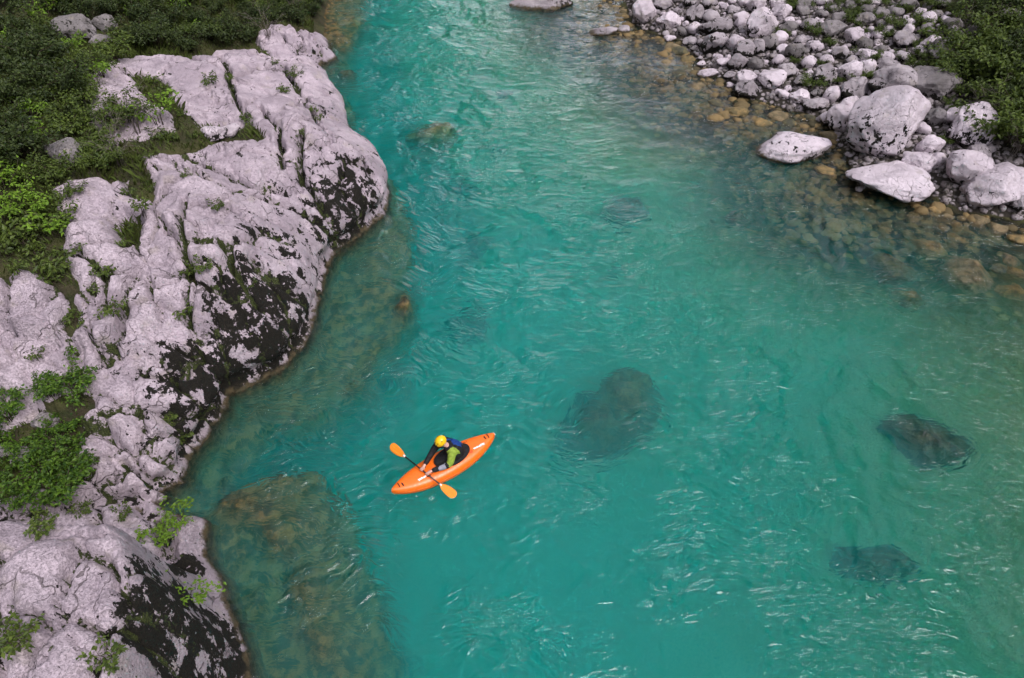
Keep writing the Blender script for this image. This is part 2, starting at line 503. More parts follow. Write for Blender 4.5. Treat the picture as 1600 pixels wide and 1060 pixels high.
def leaf_material(name, a, b, trans=.35):
    k = NT(name)
    r = k.geo.outputs['Random Per Island']
    o = k.n('ShaderNodeObjectInfo').outputs['Random']
    col = k.mix(r, a, b)
    col = k.mix(k.math('MULTIPLY', o, .35), col, tuple(c * .55 for c in b))
    k.set(Base_Color=col, Roughness=.5)
    k.bsdf.inputs['Specular IOR Level'].default_value = .3
    tr = k.n('ShaderNodeBsdfTranslucent')
    k.put(tr.inputs['Color'], col)
    mx = k.n('ShaderNodeMixShader')
    mx.inputs[0].default_value = trans
    k.t.links.new(k.bsdf.outputs[0], mx.inputs[1]); k.t.links.new(tr.outputs[0], mx.inputs[2])
    k.t.links.new(mx.outputs[0], k.out.inputs['Surface'])
    return k.m
M['leaf_bright'] = leaf_material('bright_leaf', (.125, .225, .020), (.020, .055, .007))
M['leaf_dark'] = leaf_material('dark_leaf', (.075, .105, .024), (.016, .030, .008))
M['leaf_olive'] = leaf_material('olive_leaf', (.13, .18, .030), (.040, .065, .013))
M['leaf_lime'] = leaf_material('lime_leaf', (.20, .33, .030), (.10, .19, .016))
M['grass'] = leaf_material('grass_blade', (.105, .15, .028), (.050, .055, .016), .25)
M['bark'] = plain('bark', (.075, .058, .042), .9, .2, .5)
M['twig'] = plain('bare_twig', (.20, .17, .15), .9, .2, .4)

# ------------------------------------------------------------------ ground sheet, out to the far slopes
def axis(a, b, step, lo, hi):
    mid = np.arange(a, b + step / 2, step)
    up, dn, s = [b], [a], step
    while up[-1] < hi:
        s *= 1.22; up.append(up[-1] + s)
    s = step
    while dn[-1] > lo:
        s *= 1.22; dn.append(dn[-1] - s)
    return np.concatenate([np.array(dn[:0:-1]), mid, np.array(up[1:])])
ax, ay = axis(-21, 25, .11, -420, 420), axis(1.5, 47, .11, -300, 700)
GX, GY = np.meshgrid(ax, ay)
GH, GL, GR, GN, GF = land(GX, GY, True)
_b = GH.copy()
for _ in range(14):                                           # the current smooths the deeper bed
    _p = np.pad(_b, 2, mode='edge')
    _b = (_p[2:-2, 2:-2] * 2 + _p[:-4, 2:-2] + _p[4:, 2:-2] + _p[2:-2, :-4] + _p[2:-2, 4:]) / 6
_w = sst(-2.2, -3.4, GR) * sst(-3.2, -4.4, GL) * ((np.abs(GX) < 20) & (GY < 46))
GH = GH * (1 - _w) + _b * _w

# where bedrock shows: outlines traced on the ground
def outline(pts):
    return [hit(u, v) for u, v in pts]
ROCK_MAIN = outline([(150, 110), (215, 92), (300, 105), (345, 82), (400, 80), (450, 95), (492, 112), (560, 120), (640, 200), (690, 300), (680, 420), (620, 560), (520, 680), (380, 760), (262, 830),
                     (205, 800), (150, 765), (138, 690), (165, 640), (140, 600), (118, 540), (122, 450), (120, 390), (98, 330), (112, 290), (150, 280), (200, 300), (225, 262), (190, 235), (150, 200)])
ROCK_GREY = outline([(-60, 450), (20, 440), (100, 470), (116, 560), (70, 610), (10, 650), (-60, 650)])
ROCK_FAR = outline([(400, 62), (420, 42), (470, 45), (510, 62), (540, 90), (520, 112), (470, 100), (425, 88)])
ROCK_FRONT = [hit(u, v) for u, v in [(-140, 802), (0, 798), (130, 788), (232, 795), (300, 808), (380, 815), (430, 900), (470, 1000), (500, 1120), (460, 1300), (-160, 1300)]]
STRIPS = [[hit(u, v) for u, v in s] for s in ([(185, 222), (250, 215), (320, 200), (390, 196), (402, 212), (330, 220), (250, 238), (190, 245)],
                                              [(195, 240), (222, 240), (238, 290), (232, 312), (208, 310)],
                                              [(210, 118), (250, 128), (300, 185), (312, 205), (285, 205), (235, 160)],
                                              [(185, 340), (212, 338), (222, 372), (196, 390)])]
def rock_mask(X, Y):
    wob = .18 + .25 * fbm(X * .9, Y * .9, 0, 4, 71)
    ds = [poly_sd(X, Y, p) + wob for p in (ROCK_MAIN, ROCK_GREY, ROCK_FAR, ROCK_FRONT)]
    cut = np.max([poly_sd(X, Y, s) for s in STRIPS], axis=0) + .6 * wob
    d = np.max(ds, axis=0)
    d = np.minimum(d, -cut + .05)
    return d, np.argmax(ds, axis=0)
MK, _ = rock_mask(GX, GY)
near = (np.abs(GX - 2) < 24) & (GY < 50) & (GY > 0)
rockm = np.where(near, sst(-.15, .25, MK), 0)
GZ = GH - .55 * rockm + .10 * fbm(GX * 1.4 + GY * .6, GY * 1.4, 0, 4, 43, ridged=True) * sst(-3.4, -2.6, GL) * sst(-.1, -.6, GL) * (GH > -2.2) + .05 * fbm(GX * 2.1, GY * 2.1, 0, 4, 41) * (GH > -.3)
gravel = np.clip(sst(-.2, .3, GR) * (1 - .85 * sst(6.5, 10, GR)), 0, 1)
cobble = np.clip(np.where(GR > -50, sst(-7.5, -3.2, GR) * sst(11, 19, GY - .25 * (GX - 14)), 0), 0, 1)
ledge = sst(-3.4, -2.6, GL) * (GH > -2.9)
terrain = link('ground', mesh_np('ground', np.stack([GX, GY, GZ], -1).reshape(-1, 3), grid_faces(*GX.shape),
                                 attrs={'gravel': gravel, 'cobble': cobble, 'ledge': ledge}), mat=M['ground'])
tag(terrain, kind='structure')

def gz_fast(X, Y):
    i = np.clip(np.searchsorted(ay, Y) - 1, 0, len(ay) - 2); j = np.clip(np.searchsorted(ax, X) - 1, 0, len(ax) - 2)
    fy = np.clip((Y - ay[i]) / (ay[i + 1] - ay[i]), 0, 1); fx = np.clip((X - ax[j]) / (ax[j + 1] - ax[j]), 0, 1)
    return (GZ[i, j] * (1 - fx) + GZ[i, j + 1] * fx) * (1 - fy) + (GZ[i + 1, j] * (1 - fx) + GZ[i + 1, j + 1] * fx) * fy

# ------------------------------------------------------------------ the river: a closed body of turbid turquoise water
WAVE = .10
def water_material():
    k = NT('river_water')
    k.t.nodes.remove(k.bsdf)
    P = k.geo.outputs['Position']
    warp = k.n('ShaderNodeTexNoise', Vector=P, Scale=.45, Detail=2.0)
    add = k.n('ShaderNodeVectorMath', operation='MULTIPLY_ADD')
    k.put(add.inputs[0], warp.outputs['Color']); add.inputs[1].default_value = (1.6, 1.6, 0); k.put(add.inputs[2], P)
    def stretched(rot, sx, sy):
        m = k.n('ShaderNodeMapping')
        k.put(m.inputs['Vector'], add.outputs[0])
        m.inputs['Rotation'].default_value = (0, 0, R(rot))
        m.inputs['Scale'].default_value = (sx, sy, 1)
        return m.outputs[0]
    calm = k.ramp(k.noise(.30, 3, .5), .40, .58, .22, 1.0)
    def crests(n, sharp=1.6):                                  # narrow wave crests
        r = k.math('SUBTRACT', 1.0, k.math('ABSOLUTE', k.math('MULTIPLY', k.math('SUBTRACT', n, .5), 5.0)), clamp=True)
        return k.math('POWER', r, sharp)
    a = crests(k.noise(1.3, 2, .5, .6, stretched(35, .55, 1.25)))
    b = crests(k.noise(2.9, 2, .5, .5, stretched(-20, .6, 1.2)))
    c = k.noise(7.5, 3, .6, .3, stretched(20, .7, 1.1))
    f = k.noise(18, 2, .6, .2, stretched(-30, .8, 1.1))
    h = k.math('ADD', k.math('MULTIPLY', a, .55), k.math('ADD', k.math('MULTIPLY', b, .34), k.math('ADD', k.math('MULTIPLY', c, .42), k.math('MULTIPLY', f, .10))))
    h = k.math('MULTIPLY', h, calm)
    nrm = k.bump(h, WAVE, 1.0)
    g = k.n('ShaderNodeBsdfGlass')
    g.inputs['IOR'].default_value = 1.333
    g.inputs['Roughness'].default_value = 0
    k.put(g.inputs['Normal'], nrm)
    k.t.links.new(g.outputs[0], k.out.inputs['Surface'])
    s = k.n('ShaderNodeVolumeScatter')
    s.inputs['Color'].default_value = (.06, .95, .95, 1)
    s.inputs['Density'].default_value = .215
    s.inputs['Anisotropy'].default_value = 0
    ab = k.n('ShaderNodeVolumeAbsorption')
    ab.inputs['Color'].default_value = (0, .975, .972, 1)
    ab.inputs['Density'].default_value = .74
    ad = k.n('ShaderNodeAddShader')
    k.t.links.new(s.outputs[0], ad.inputs[0]); k.t.links.new(ab.outputs[0], ad.inputs[1])
    k.t.links.new(ad.outputs[0], k.out.inputs['Volume'])
    return k.m
wx_, wy_ = axis(-13, 20, .10, -60, 60), axis(2, 44, .10, -60, 190)
WX, WY = np.meshgrid(wx_, wy_)
qx = WX + .7 * fbm(WX * .35, WY * .35, 0, 2, 81)
qy = WY + .7 * fbm(WX * .35, WY * .35, 3, 2, 82)
WZ = .030 * fbm(qx * .55, qy * .85, 0, 3, 83) + .018 * fbm(qx * 1.6, qy * 1.1, 0, 2, 84, ridged=True)
for (u, v, rx, ry) in [(705, 362, 1.25, .75), (692, 460, 1.3, .85), (690, 565, 1.5, .9), (800, 262, 2.0, 1.2), (850, 330, 1.6, 1.0)]:   # upwelling boils
    c = on_plane(u, v)
    e = np.sqrt(((qx - c[0] - .1) / rx) ** 2 + ((qy - c[1]) / ry) ** 2)
    WZ = WZ * (1 - .8 * np.exp(-(e / .85) ** 4)) + .020 * np.exp(-((e - 1) / .13) ** 2) - .014 * np.exp(-((e - 1.22) / .12) ** 2)
kb, ks = on_plane(612, 770, 0)[:2], on_plane(773, 681, 0)[:2]          # ripples thrown off by the kayak
kd, _, _ = poly_info(WX, WY, [kb * .9 + ks * .1, ks * .9 + kb * .1], [(0,), (0,)])
kd = np.maximum(np.abs(kd) - .28, 0)
WZ += .014 * np.cos(kd * 2 * math.pi / .42) * np.exp(-kd / .55) * (.5 + .5 * noise(WX * 1.2, WY * 1.2, 0, 86))
ny, nx = WX.shape
V = np.stack([WX, WY, WZ], -1).reshape(-1, 3)
idx = np.arange(ny * nx).reshape(ny, nx)
rim = np.concatenate([idx[0, :], idx[1:, -1], idx[-1, -2::-1], idx[-2:0:-1, 0]])
low = V[rim].copy(); low[:, 2] = -7
nb = len(V)
V = np.concatenate([V, low, [[0, 60, -7]]])
k_ = np.arange(len(rim)); k2 = (k_ + 1) % len(rim)
Fs = np.stack([rim[k2], rim[k_], nb + k_, nb + k2], -1)
Fb = np.stack([nb + k2, nb + k_, np.full(len(rim), len(V) - 1), np.full(len(rim), len(V) - 1)], -1)
Ft = grid_faces(ny, nx)
wm = bpy.data.meshes.new('river_water')
wm.from_pydata(V.tolist(), [], Ft.tolist() + Fs.tolist() + [tuple(f[:3]) for f in Fb.tolist()])
wm.polygons.foreach_set('use_smooth', [True] * len(Ft) + [False] * (len(Fs) + len(Fb)))
wm.update()
water = link('river_water', wm, mat=water_material())
tag(water, kind='structure')
# ------------------------------------------------------------------ bedrock outcrops, block by block
SEEDS = [(165, 130), (195, 165), (230, 112), (255, 160), (300, 130), (335, 175), (300, 185), (385, 105), (375, 150), (430, 120), (425, 165), (462, 150), (480, 128), (500, 170), (528, 205), (470, 185), (440, 190),
         (262, 240), (300, 262), (250, 285), (290, 310), (340, 275), (338, 235), (375, 235), (395, 265), (430, 222), (425, 285), (475, 215), (500, 250), (480, 295), (535, 240), (545, 285), (580, 280), (575, 320), (530, 325), (500, 345),
         (400, 320), (328, 345), (285, 350), (380, 355), (430, 360), (460, 395), (510, 375), (140, 320), (190, 330), (215, 365), (160, 372), (250, 385), (170, 420), (160, 520), (205, 450), (255, 430), (290, 470), (335, 395), (325, 440),
         (390, 400), (425, 430), (470, 445), (395, 470), (225, 520), (230, 580), (285, 540), (340, 510), (370, 550), (420, 530), (455, 500), (300, 590), (340, 590), (265, 625), (190, 600), (165, 640), (200, 660), (250, 680), (300, 665), (185, 715), (235, 730), (275, 715), (215, 765), (160, 690), (245, 255)]
GREY = [(30, 470), (85, 500), (60, 545), (100, 560), (25, 600), (-30, 560), (-30, 480), (80, 590)]
FAR = [(425, 68), (450, 60), (450, 85), (485, 65), (490, 90), (515, 85)]
FRONTS = [(35, 850), (110, 820), (190, 815), (60, 930), (170, 930), (225, 900), (110, 1020), (215, 1020), (10, 1010), (295, 850), (310, 900), (290, 960), (340, 980), (310, 1040), (365, 1030), (265, 880), (-60, 900), (-60, 1050)]
WHO = [(SEEDS, 0), (GREY, 1), (FAR, 2), (FRONTS, 3)]
pts, own = [], []
for lst, w in WHO:
    for (u, v) in lst:
        p = hit(u, v)
        pts.append(p[:2]); own.append(w)
pts, own = np.array(pts), np.array(own)
prr = np.random.default_rng(5)
tilt = prr.normal(0, .12, (len(pts), 2))
lift = prr.normal(0, .07, len(pts))
lift[own == 3] *= .5

def voro(X, Y, P):
    f1 = np.full(X.shape, 1e9); f2 = np.full(X.shape, 1e9); i1 = np.zeros(X.shape, int)
    for i, (a, b) in enumerate(P):
        dx, dy = X - a, Y - b
        d = np.sqrt(dx * dx + dy * dy)
        m = d < f1
        f2 = np.where(m, f1, np.minimum(f2, d))
        i1 = np.where(m, i, i1)
        f1 = np.where(m, d, f1)
    return f1, f2, i1
STEP = .042
OX, OY = np.meshgrid(np.arange(-15.5, -3.2, STEP), np.arange(3.4, 34.5, STEP))
OH, OD, _, ON, OF = land(OX, OY, True)
OM, OWN = rock_mask(OX, OY)
keep = (OM > -.35) & (OD > -.5)
w1x = .24 * fbm(OX * .7, OY * .7, 0, 5, 91, gain=.6); w1y = .24 * fbm(OX * .7, OY * .7, 9, 5, 92, gain=.6)
f1, f2, cell = voro(OX + w1x, OY + w1y, pts)
b = (f2 - f1) * .5
cm = .30 + .70 * sst(-.15, .35, fbm(OX * .45, OY * .45, 2, 3, 90))
relief = cm * (.19 * (1 - np.exp(-b / .05)) - .32 * np.exp(-(b / .040) ** 2 * .6))
# finer joints
sp = np.stack([prr.uniform(-15.5, -3.2, 900), prr.uniform(3.4, 34.5, 900)], -1)
w2x = .22 * fbm(OX * 1.7, OY * 1.7, 0, 4, 93); w2y = .22 * fbm(OX * 1.7, OY * 1.7, 9, 4, 94)
g1 = np.full(OX.shape, 1e9); g2 = g1.copy()
ca, sa = math.cos(R(38)), math.sin(R(38))
def fine_cells():
    # bucketed: only the seeds near each tile matter
    G1, G2 = np.full(OX.shape, 1e9), np.full(OX.shape, 1e9)
    T = 48
    for y0 in range(0, OX.shape[0], T):
        for x0 in range(0, OX.shape[1], T):
            sl = (slice(y0, y0 + T), slice(x0, x0 + T))
            if not keep[sl].any():
                continue
            X, Y = OX[sl] + w2x[sl], OY[sl] + w2y[sl]
            cx, cy = X.mean(), Y.mean()
            q = sp[(np.abs(sp[:, 0] - cx) < 3.4) & (np.abs(sp[:, 1] - cy) < 3.4)]
            a1, a2 = np.full(X.shape, 1e9), np.full(X.shape, 1e9)
            for p in q:
                dx, dy = X - p[0], Y - p[1]
                d = np.sqrt((ca * dx + sa * dy) ** 2 * 1.7 + (-sa * dx + ca * dy) ** 2 * .55)
                a2 = np.where(d < a1, a1, np.minimum(a2, d)); a1 = np.minimum(a1, d)
            G1[sl], G2[sl] = a1, a2
    return G1, G2
g1, g2 = fine_cells()
bb = np.clip((g2 - g1) * .5, 0, 2)
jm = sst(.1, .6, fbm(OX * .5, OY * .5, 0, 3, 95))
relief += jm * (.035 * (1 - np.exp(-bb / .10)) - .13 * np.exp(-(bb / .045) ** 2 * .6))
dxs, dys = OX - pts[cell][..., 0], OY - pts[cell][..., 1]
soft = np.minimum(1, b / .25)
relief += soft * (lift[cell] + tilt[cell][..., 0] * dxs + tilt[cell][..., 1] * dys)
relief += .075 * fbm(OX * .7, OY * .7, 0, 5, 96) + .026 * fbm(OX * 3, OY * 3, 0, 5, 97, gain=.55, ridged=True)
# scalloped, fretted stone by the water
fret = sst(2.6, .5, OD) * sst(.1, .5, fbm(OX * .4, OY * .4, 4, 2, 98) + .35)
relief -= fret * .20 * sst(.05, .55, fbm(OX * 1.9 + OY * 1.1, OY * .9 - OX * .5, 0, 4, 99))
LONG = [[(235, 130), (270, 165), (300, 190), (330, 210)], [(230, 225), (330, 215), (400, 205)], [(245, 260), (330, 290), (400, 305), (480, 340), (530, 390)], [(295, 245), (340, 270), (390, 290), (440, 300)],
        [(470, 205), (468, 260), (495, 330), (520, 370)], [(290, 320), (280, 370), (300, 430), (295, 500)], [(290, 380), (360, 385), (430, 370)], [(215, 440), (186, 490), (190, 535), (160, 565)], [(300, 430), (250, 440), (205, 470)],
        [(360, 390), (372, 430), (395, 480)], [(225, 580), (280, 592), (305, 560)], [(155, 655), (240, 652), (300, 660), (335, 640)], [(190, 720), (235, 762), (262, 772)], [(120, 400), (170, 440), (150, 500), (165, 570)], [(345, 90), (360, 140), (385, 185)], [(440, 105), (470, 150), (500, 200)], [(410, 170), (440, 205), (445, 260)]]
lc = np.full(OX.shape, 9.0)
for ln_ in LONG:
    q = np.array([hit(u, v)[:2] for u, v in ln_])
    dd, _, _ = poly_info(OX + .5 * w2x, OY + .5 * w2y, q, np.zeros((len(q), 1)))
    lc = np.minimum(lc, np.abs(dd))
relief -= .46 * np.exp(-(lc / .07) ** 2) + .09 * np.exp(-lc / .22)
b = np.minimum(b, np.maximum(lc - .01, 0) * .9)
cm = np.maximum(cm, np.exp(-(lc / .3) ** 2))
q = np.array([hit(u, v)[:2] for u, v in [(-20, 796), (60, 788), (130, 784), (205, 792), (240, 812), (262, 850), (268, 890)]])   # the cleft behind the foreground rock
dd, _, _ = poly_info(OX + .6 * w2x, OY + .6 * w2y, q, np.zeros((len(q), 1)))
cl = np.abs(dd)
relief -= .75 * np.exp(-(cl / .17) ** 2)
lc = np.minimum(lc, cl * .45)
front = own[cell] == 3
rr = .12 * fbm((OX + OY) * 1.0, (OY - OX) * .45, 0, 5, 101, ridged=True)     # raked foreground face
relief = np.where(front, relief * .75 + rr * .8, relief)
relief = relief * (.35 + .65 * sst(-.1, .9, OD))
OZ = OH + np.where(OM > .25, relief, relief * sst(-.1, .25, OM) - .55 * sst(.15, -.35, OM)) + .08
OZ = OZ - 1.3 * sst(-.06, -.5, OD)                            # the foot plunges into the bed
# the wall leans out over the water
nd = np.stack([ON[..., 0] - OX, ON[..., 1] - OY], -1)
ln = np.linalg.norm(nd, axis=-1, keepdims=True) + 1e-6
out_dir = nd / ln * np.sign(OD)[..., None]
push = .34 * sst(.25, .8, OZ) * sst(2.6, 1.3, OZ) * sst(1.6, .2, OD) * (own[cell] == 0)
PX, PY = OX + out_dir[..., 0] * push, OY + out_dir[..., 1] * push
# lichen likelihood: dark runs traced from the photograph plus the damp zone
stain = .04 + .16 * sst(1.4, .2, OD) + .06 * jm
for (u, v, r, s) in [(400, 480, 1.2, .75), (430, 520, 1.1, .8), (370, 520, 1.0, .7), (300, 575, 1.0, .6), (250, 600, .9, .5), (330, 600, 1.0, .65), (290, 640, .8, .5), (450, 470, .7, .6), (280, 690, .6, .4),
                     (530, 260, 1.2, .48), (520, 310, 1.4, .48), (480, 350, 1.3, .5), (540, 340, 1.2, .48), (560, 290, 1.1, .45), (440, 390, 1.3, .5), (500, 180, 1.1, .5),
                     (300, 890, .5, .8), (290, 950, .6, 1.0), (300, 1010, .7, 1.0), (340, 1040, .7, 1.0), (275, 1040, .5, .9), (310, 960, .5, 1.0), (480, 75, 1.0, .4), (20, 1030, .35, .7), (200, 700, .4, .3)]:
    p = hit(u, v)
    stain = stain + .80 * s * np.exp(-(((OX - p[0]) ** 2 + (OY - p[1]) ** 2) / (.72 * r) ** 2))
stain = np.where((own[cell] == 1), stain * .6, stain)
moss = np.clip(.75 * cm * np.exp(-(b / .055) ** 2) + .25 * jm * np.exp(-(bb / .04) ** 2) + .5 * sst(.2, -.2, OM), 0, 1) * sst(-.2, .3, OZ)
stain = np.clip(stain + .34 * cm * np.exp(-(b / .05) ** 2), 0, 1.05)  # more of the dark tone along the block cracks
lcn = lc + .03 * noise(OX * 3, OY * 3, 0, 55)
stain = np.clip(stain + .55 * np.exp(-(lcn / .075) ** 2), 0, 1.05)  # and along the traced long cracks and the cleft
moss = np.clip(moss + .45 * np.exp(-(lcn / .09) ** 2) * sst(-.1, .3, noise(OX * .9, OY * .9, 0, 56)), 0, 1)
idx = np.arange(OX.size).reshape(OX.shape)
Fq = grid_faces(*OX.shape)
kq = keep.ravel()[Fq].all(1) & (OZ.ravel()[Fq].max(1) > -1.6)
Fq = Fq[kq]
cf = cell.ravel()[Fq[:, 0]]
ALLV = np.stack([PX, PY, OZ], -1).reshape(-1, 3)
heads = [('rock_outcrop', 'large pale jointed limestone outcrop with dark cracks along the left bank', 'outcrop'),
         ('rock_outcrop', 'dull grey slabs between grass and leafy shrubs at the left edge', 'outcrop'),
         ('rock_outcrop', 'small dark-streaked outcrop under bushes at the upper left waterline', 'outcrop'),
         ('rock_outcrop', 'big raked rock in the bottom left corner with black mossy flank', 'outcrop')]
OUT = []
for w, (nm, lb, ct) in enumerate(heads):
    e = empty(nm, (float(pts[own == w][:, 0].mean()), float(pts[own == w][:, 1].mean()), 0))
    tag(e, lb, ct)
    OUT.append(e)
for c in np.unique(cf):
    f = Fq[cf == c]
    if len(f) < 60:
        continue
    uq, inv = np.unique(f, return_inverse=True)
    m = mesh_np('rock_block', ALLV[uq] - np.array(OUT[own[c]].location)[None], inv.reshape(-1, 4), attrs={'stain': stain.ravel()[uq], 'moss': moss.ravel()[uq]})
    link('rock_block', m, OUT[own[c]], M['rock'])
def surf_fast(X, Y):
    g = gz_fast(X, Y)
    i = np.clip(np.round((Y - 3.4) / STEP).astype(int), 0, OX.shape[0] - 1); j = np.clip(np.round((X + 15.5) / STEP).astype(int), 0, OX.shape[1] - 1)
    inside = (X > -15.5) & (X < -3.25) & (Y > 3.4) & (Y < 34.4)
    return np.maximum(g, np.where(inside & keep[i, j], OZ[i, j], -9))
# ------------------------------------------------------------------ boulders
def boulder_mesh(seed, sub=4, cuts=9, rough=.07, flat=.25):
    r = np.random.default_rng(seed)
    bm = bmesh.new()
    bmesh.ops.create_icosphere(bm, subdivisions=sub, radius=1)
    P = np.array([v.co[:] for v in bm.verts])
    for _ in range(cuts):                                    # broken faces
        n = r.normal(size=3); n /= np.linalg.norm(n)
        d = r.uniform(.62, .86)
        e = P @ n - d
        P = P - np.where(e > 0, e * (.86 + .1 * r.random()), 0)[:, None] * n[None]
    q = P * 1.3 + seed * 3.7
    P = P * (1 + .13 * fbm(q[:, 0], q[:, 1], q[:, 2], 3, seed)[:, None] + rough * .5 * fbm(q[:, 0] * 4, q[:, 1] * 4, q[:, 2] * 4, 3, seed + 5, ridged=True)[:, None])
    P -= (P.max(0) + P.min(0)) / 2
    P /= (P.max(0) - P.min(0)) / 2
    for v, p in zip(bm.verts, P):
        v.co = p
    m = bpy.data.meshes.new('boulder')
    bm.to_mesh(m); bm.free()
    m.polygons.foreach_set('use_smooth', [True] * len(m.polygons))
    return m
BIG = [boulder_mesh(100 + i, 5, 13, .03) for i in range(9)]
SMALL = [boulder_mesh(200 + i, 3, 12, .03) for i in range(10)]
_mm = {}
def with_mat(mesh, key):
    if (mesh.name, key) not in _mm:
        c = mesh.copy(); c.materials.clear(); c.materials.append(M[key])
        _mm[(mesh.name, key)] = c
    return _mm[(mesh.name, key)]
PLACED = []                                                  # x, y, radius
NAMED = []                                                   # landmarks for labels: px, phrase
TODO = []                                                    # objects that get a landmark label later
br = random.Random(3)
def put_boulder(u, v, w, h, key='boulder', mesh=None, label=None, group=None, name='boulder', depth=None, afloat=False, tilt_=None, yaw=None, sink=.42, ry=.85):
    """a stone whose picture is about w by h pixels around (u, v)"""
    if depth is None:
        g = hit(u, v + .18 * h)
        base = g[2]
    else:
        g = on_plane(u, v, -depth); base = -depth
    s = px_per_m(g)
    ph = math.atan2(CAM_Z - g[2], math.hypot(g[0], g[1]))
    a = w / 2 / s
    b_ = a * ry
    need = (h / 2 / s) ** 2 - (b_ * math.sin(ph)) ** 2
    c = math.sqrt(max(need, 0)) / math.cos(ph)
    if c < .45 * a:
        c = .5 * a
        b_ = max(.45 * a, math.sqrt(max((h / 2 / s) ** 2 - (c * math.cos(ph)) ** 2, .02)) / math.sin(ph))
    c = min(c, .95 * a)
    if afloat:                                               # stands on the bed, its top above the water
        g = on_plane(u, v + .15 * h, 0)
        bz = float(gz_fast(np.array([g[0]]), np.array([g[1]]))[0])
        above = max(.2, .8 * h / 2 / s)
        c = (above - bz + .1) / 2
        base = above - c * (2 - sink)
    mesh = mesh or br.choice(BIG if w > 30 else SMALL)
    o = link(name, with_mat(mesh, key))
    o.location = (g[0], g[1], base + c * (1 - sink))
    o.scale = (a, b_, c)
    o.rotation_euler = tilt_ if tilt_ is not None else (br.uniform(-.12, .12), br.uniform(-.12, .12), br.uniform(-.25, .25) + (math.pi if br.random() < .5 else 0))
    PLACED.append((g[0], g[1], max(a, b_)))
    tag(o, label, 'boulder' if w > 26 else 'stone', group)
    return o
NB = [  # the ones the eye picks out, with a landmark phrase
 (1370, 205, 118, 108, 'boulder', 'tall white slab-faced boulder, biggest on the right bank', 'the biggest white boulder'),
 (1388, 282, 132, 92, 'boulder', 'broad white boulder sitting in the water below the biggest boulder', None),
 (1237, 224, 112, 66, 'boulder', 'lone low white boulder standing out in the right-hand shallows', 'the lone white boulder in the shallows'),
 (1510, 204, 76, 80, 'boulder', 'round white boulder with black moss on its right side', 'the round mossy-sided boulder'),
 (1505, 268, 76, 62, 'boulder', 'smooth white boulder under the round mossy-sided boulder', None),
 (1556, 292, 112, 60, 'boulder', 'long sloping white boulder with dark underside at the right edge', 'the long sloping boulder at the right edge'),
 (1430, 254, 50, 36, 'boulder', 'small smooth white boulder tucked right of the biggest boulder', None),
 (1316, 188, 50, 40, 'boulder', 'pale boulder touching the left side of the biggest boulder', None),
 (1388, 136, 74, 60, 'boulder_mossy', 'dark-speckled boulder just above the biggest white boulder', 'the dark-speckled boulder'),
 (1452, 132, 84, 52, 'boulder_grey', 'grey weathered boulder beside the shrubs, right of the dark-speckled boulder', 'the grey weathered boulder by the shrubs'),
 (1324, 116, 40, 38, 'boulder', 'bright round boulder near the middle of the stone bank', 'the bright round boulder mid-bank'),
 (1333, 146, 46, 44, 'boulder_mossy', 'nearly black mossy boulder below the bright round boulder', None),
 (1285, 122, 36, 34, 'boulder_mossy', 'dark-based boulder left of the bright round boulder', None),
 (1206, 125, 46, 30, 'boulder', 'smooth egg-shaped boulder close to the waterline stones', 'the egg-shaped boulder'),
 (1167, 142, 44, 30, 'boulder_mossy', 'cracked mossy boulder at the edge of the brown shallows', None),
 (1108, 114, 40, 19, 'boulder', 'flat pale rock poking from the brown shallows', 'the flat pale rock in the brown shallows'),
 (1187, 44, 48, 58, 'boulder', 'tall pointed boulder leaning over the stone bank', 'the tall pointed boulder'),
 (1005, 24, 42, 40, 'boulder', 'white boulder heading the stone bank at the far waterline', 'the white boulder at the far waterline'),
 (941, 48, 56, 20, 'boulder_mossy', 'low mossy rock in the river off the far stone bank', 'the low mossy rock in the river'),
 (974, 46, 24, 11, 'boulder_mossy', 'tiny mossy rock touching the low mossy rock in the river', None),
 (845, 2, 98, 44, 'boulder_mossy', 'mossy rock at the top edge of the picture, mid-river', None),
 (1517, 58, 34, 30, 'boulder_grey', 'small grey boulder among the upper right shrubs', None),
 (1576, 36, 50, 36, 'boulder_grey', 'grey boulder in the top right corner among leaves', 'the grey boulder in the top right corner'),
 (1473, 84, 56, 38, 'boulder_grey', 'half-buried grey boulder among upper right bushes', None),
 (1592, 320, 34, 30, 'boulder_mossy', 'dark mossy boulder cut by the right edge below the long boulder', None),
 (105, 244, 62, 44, 'boulder_grey', 'single grey boulder lying in the grass left of the outcrop', 'the single grey boulder in the grass'),
 (122, 52, 66, 46, 'boulder_grey', 'pale cracked boulder among grass near the upper left corner', 'the pale cracked boulder at upper left'),
 (158, 68, 40, 26, 'boulder_grey', 'small grey boulder leaning on the pale cracked boulder at upper left', None),
 (165, 40, 38, 30, 'boulder_grey', 'mossy grey boulder behind the pale cracked boulder at upper left', None),
 (192, 72, 22, 16, 'boulder_grey', 'little stone to the right of the upper left boulders', None),
 (335, 208, 42, 20, 'boulder', 'low rounded rock on the grassy strip across the outcrop', None),
 (360, 206, 34, 22, 'boulder', 'rounded pale rock beside a tuft on the grassy outcrop strip', None),
 (75, 656, 44, 34, 'boulder_grey', 'grey rock showing through the bright green shrubs', None),
 (38, 712, 40, 30, 'boulder_grey', 'grey rock under the bright shrubs, lower of two', None),
 (8, 705, 28, 26, 'boulder_grey', 'grey rock at the left edge below the bright shrubs', None),
]
_pin = {0: 1, 16: 4}
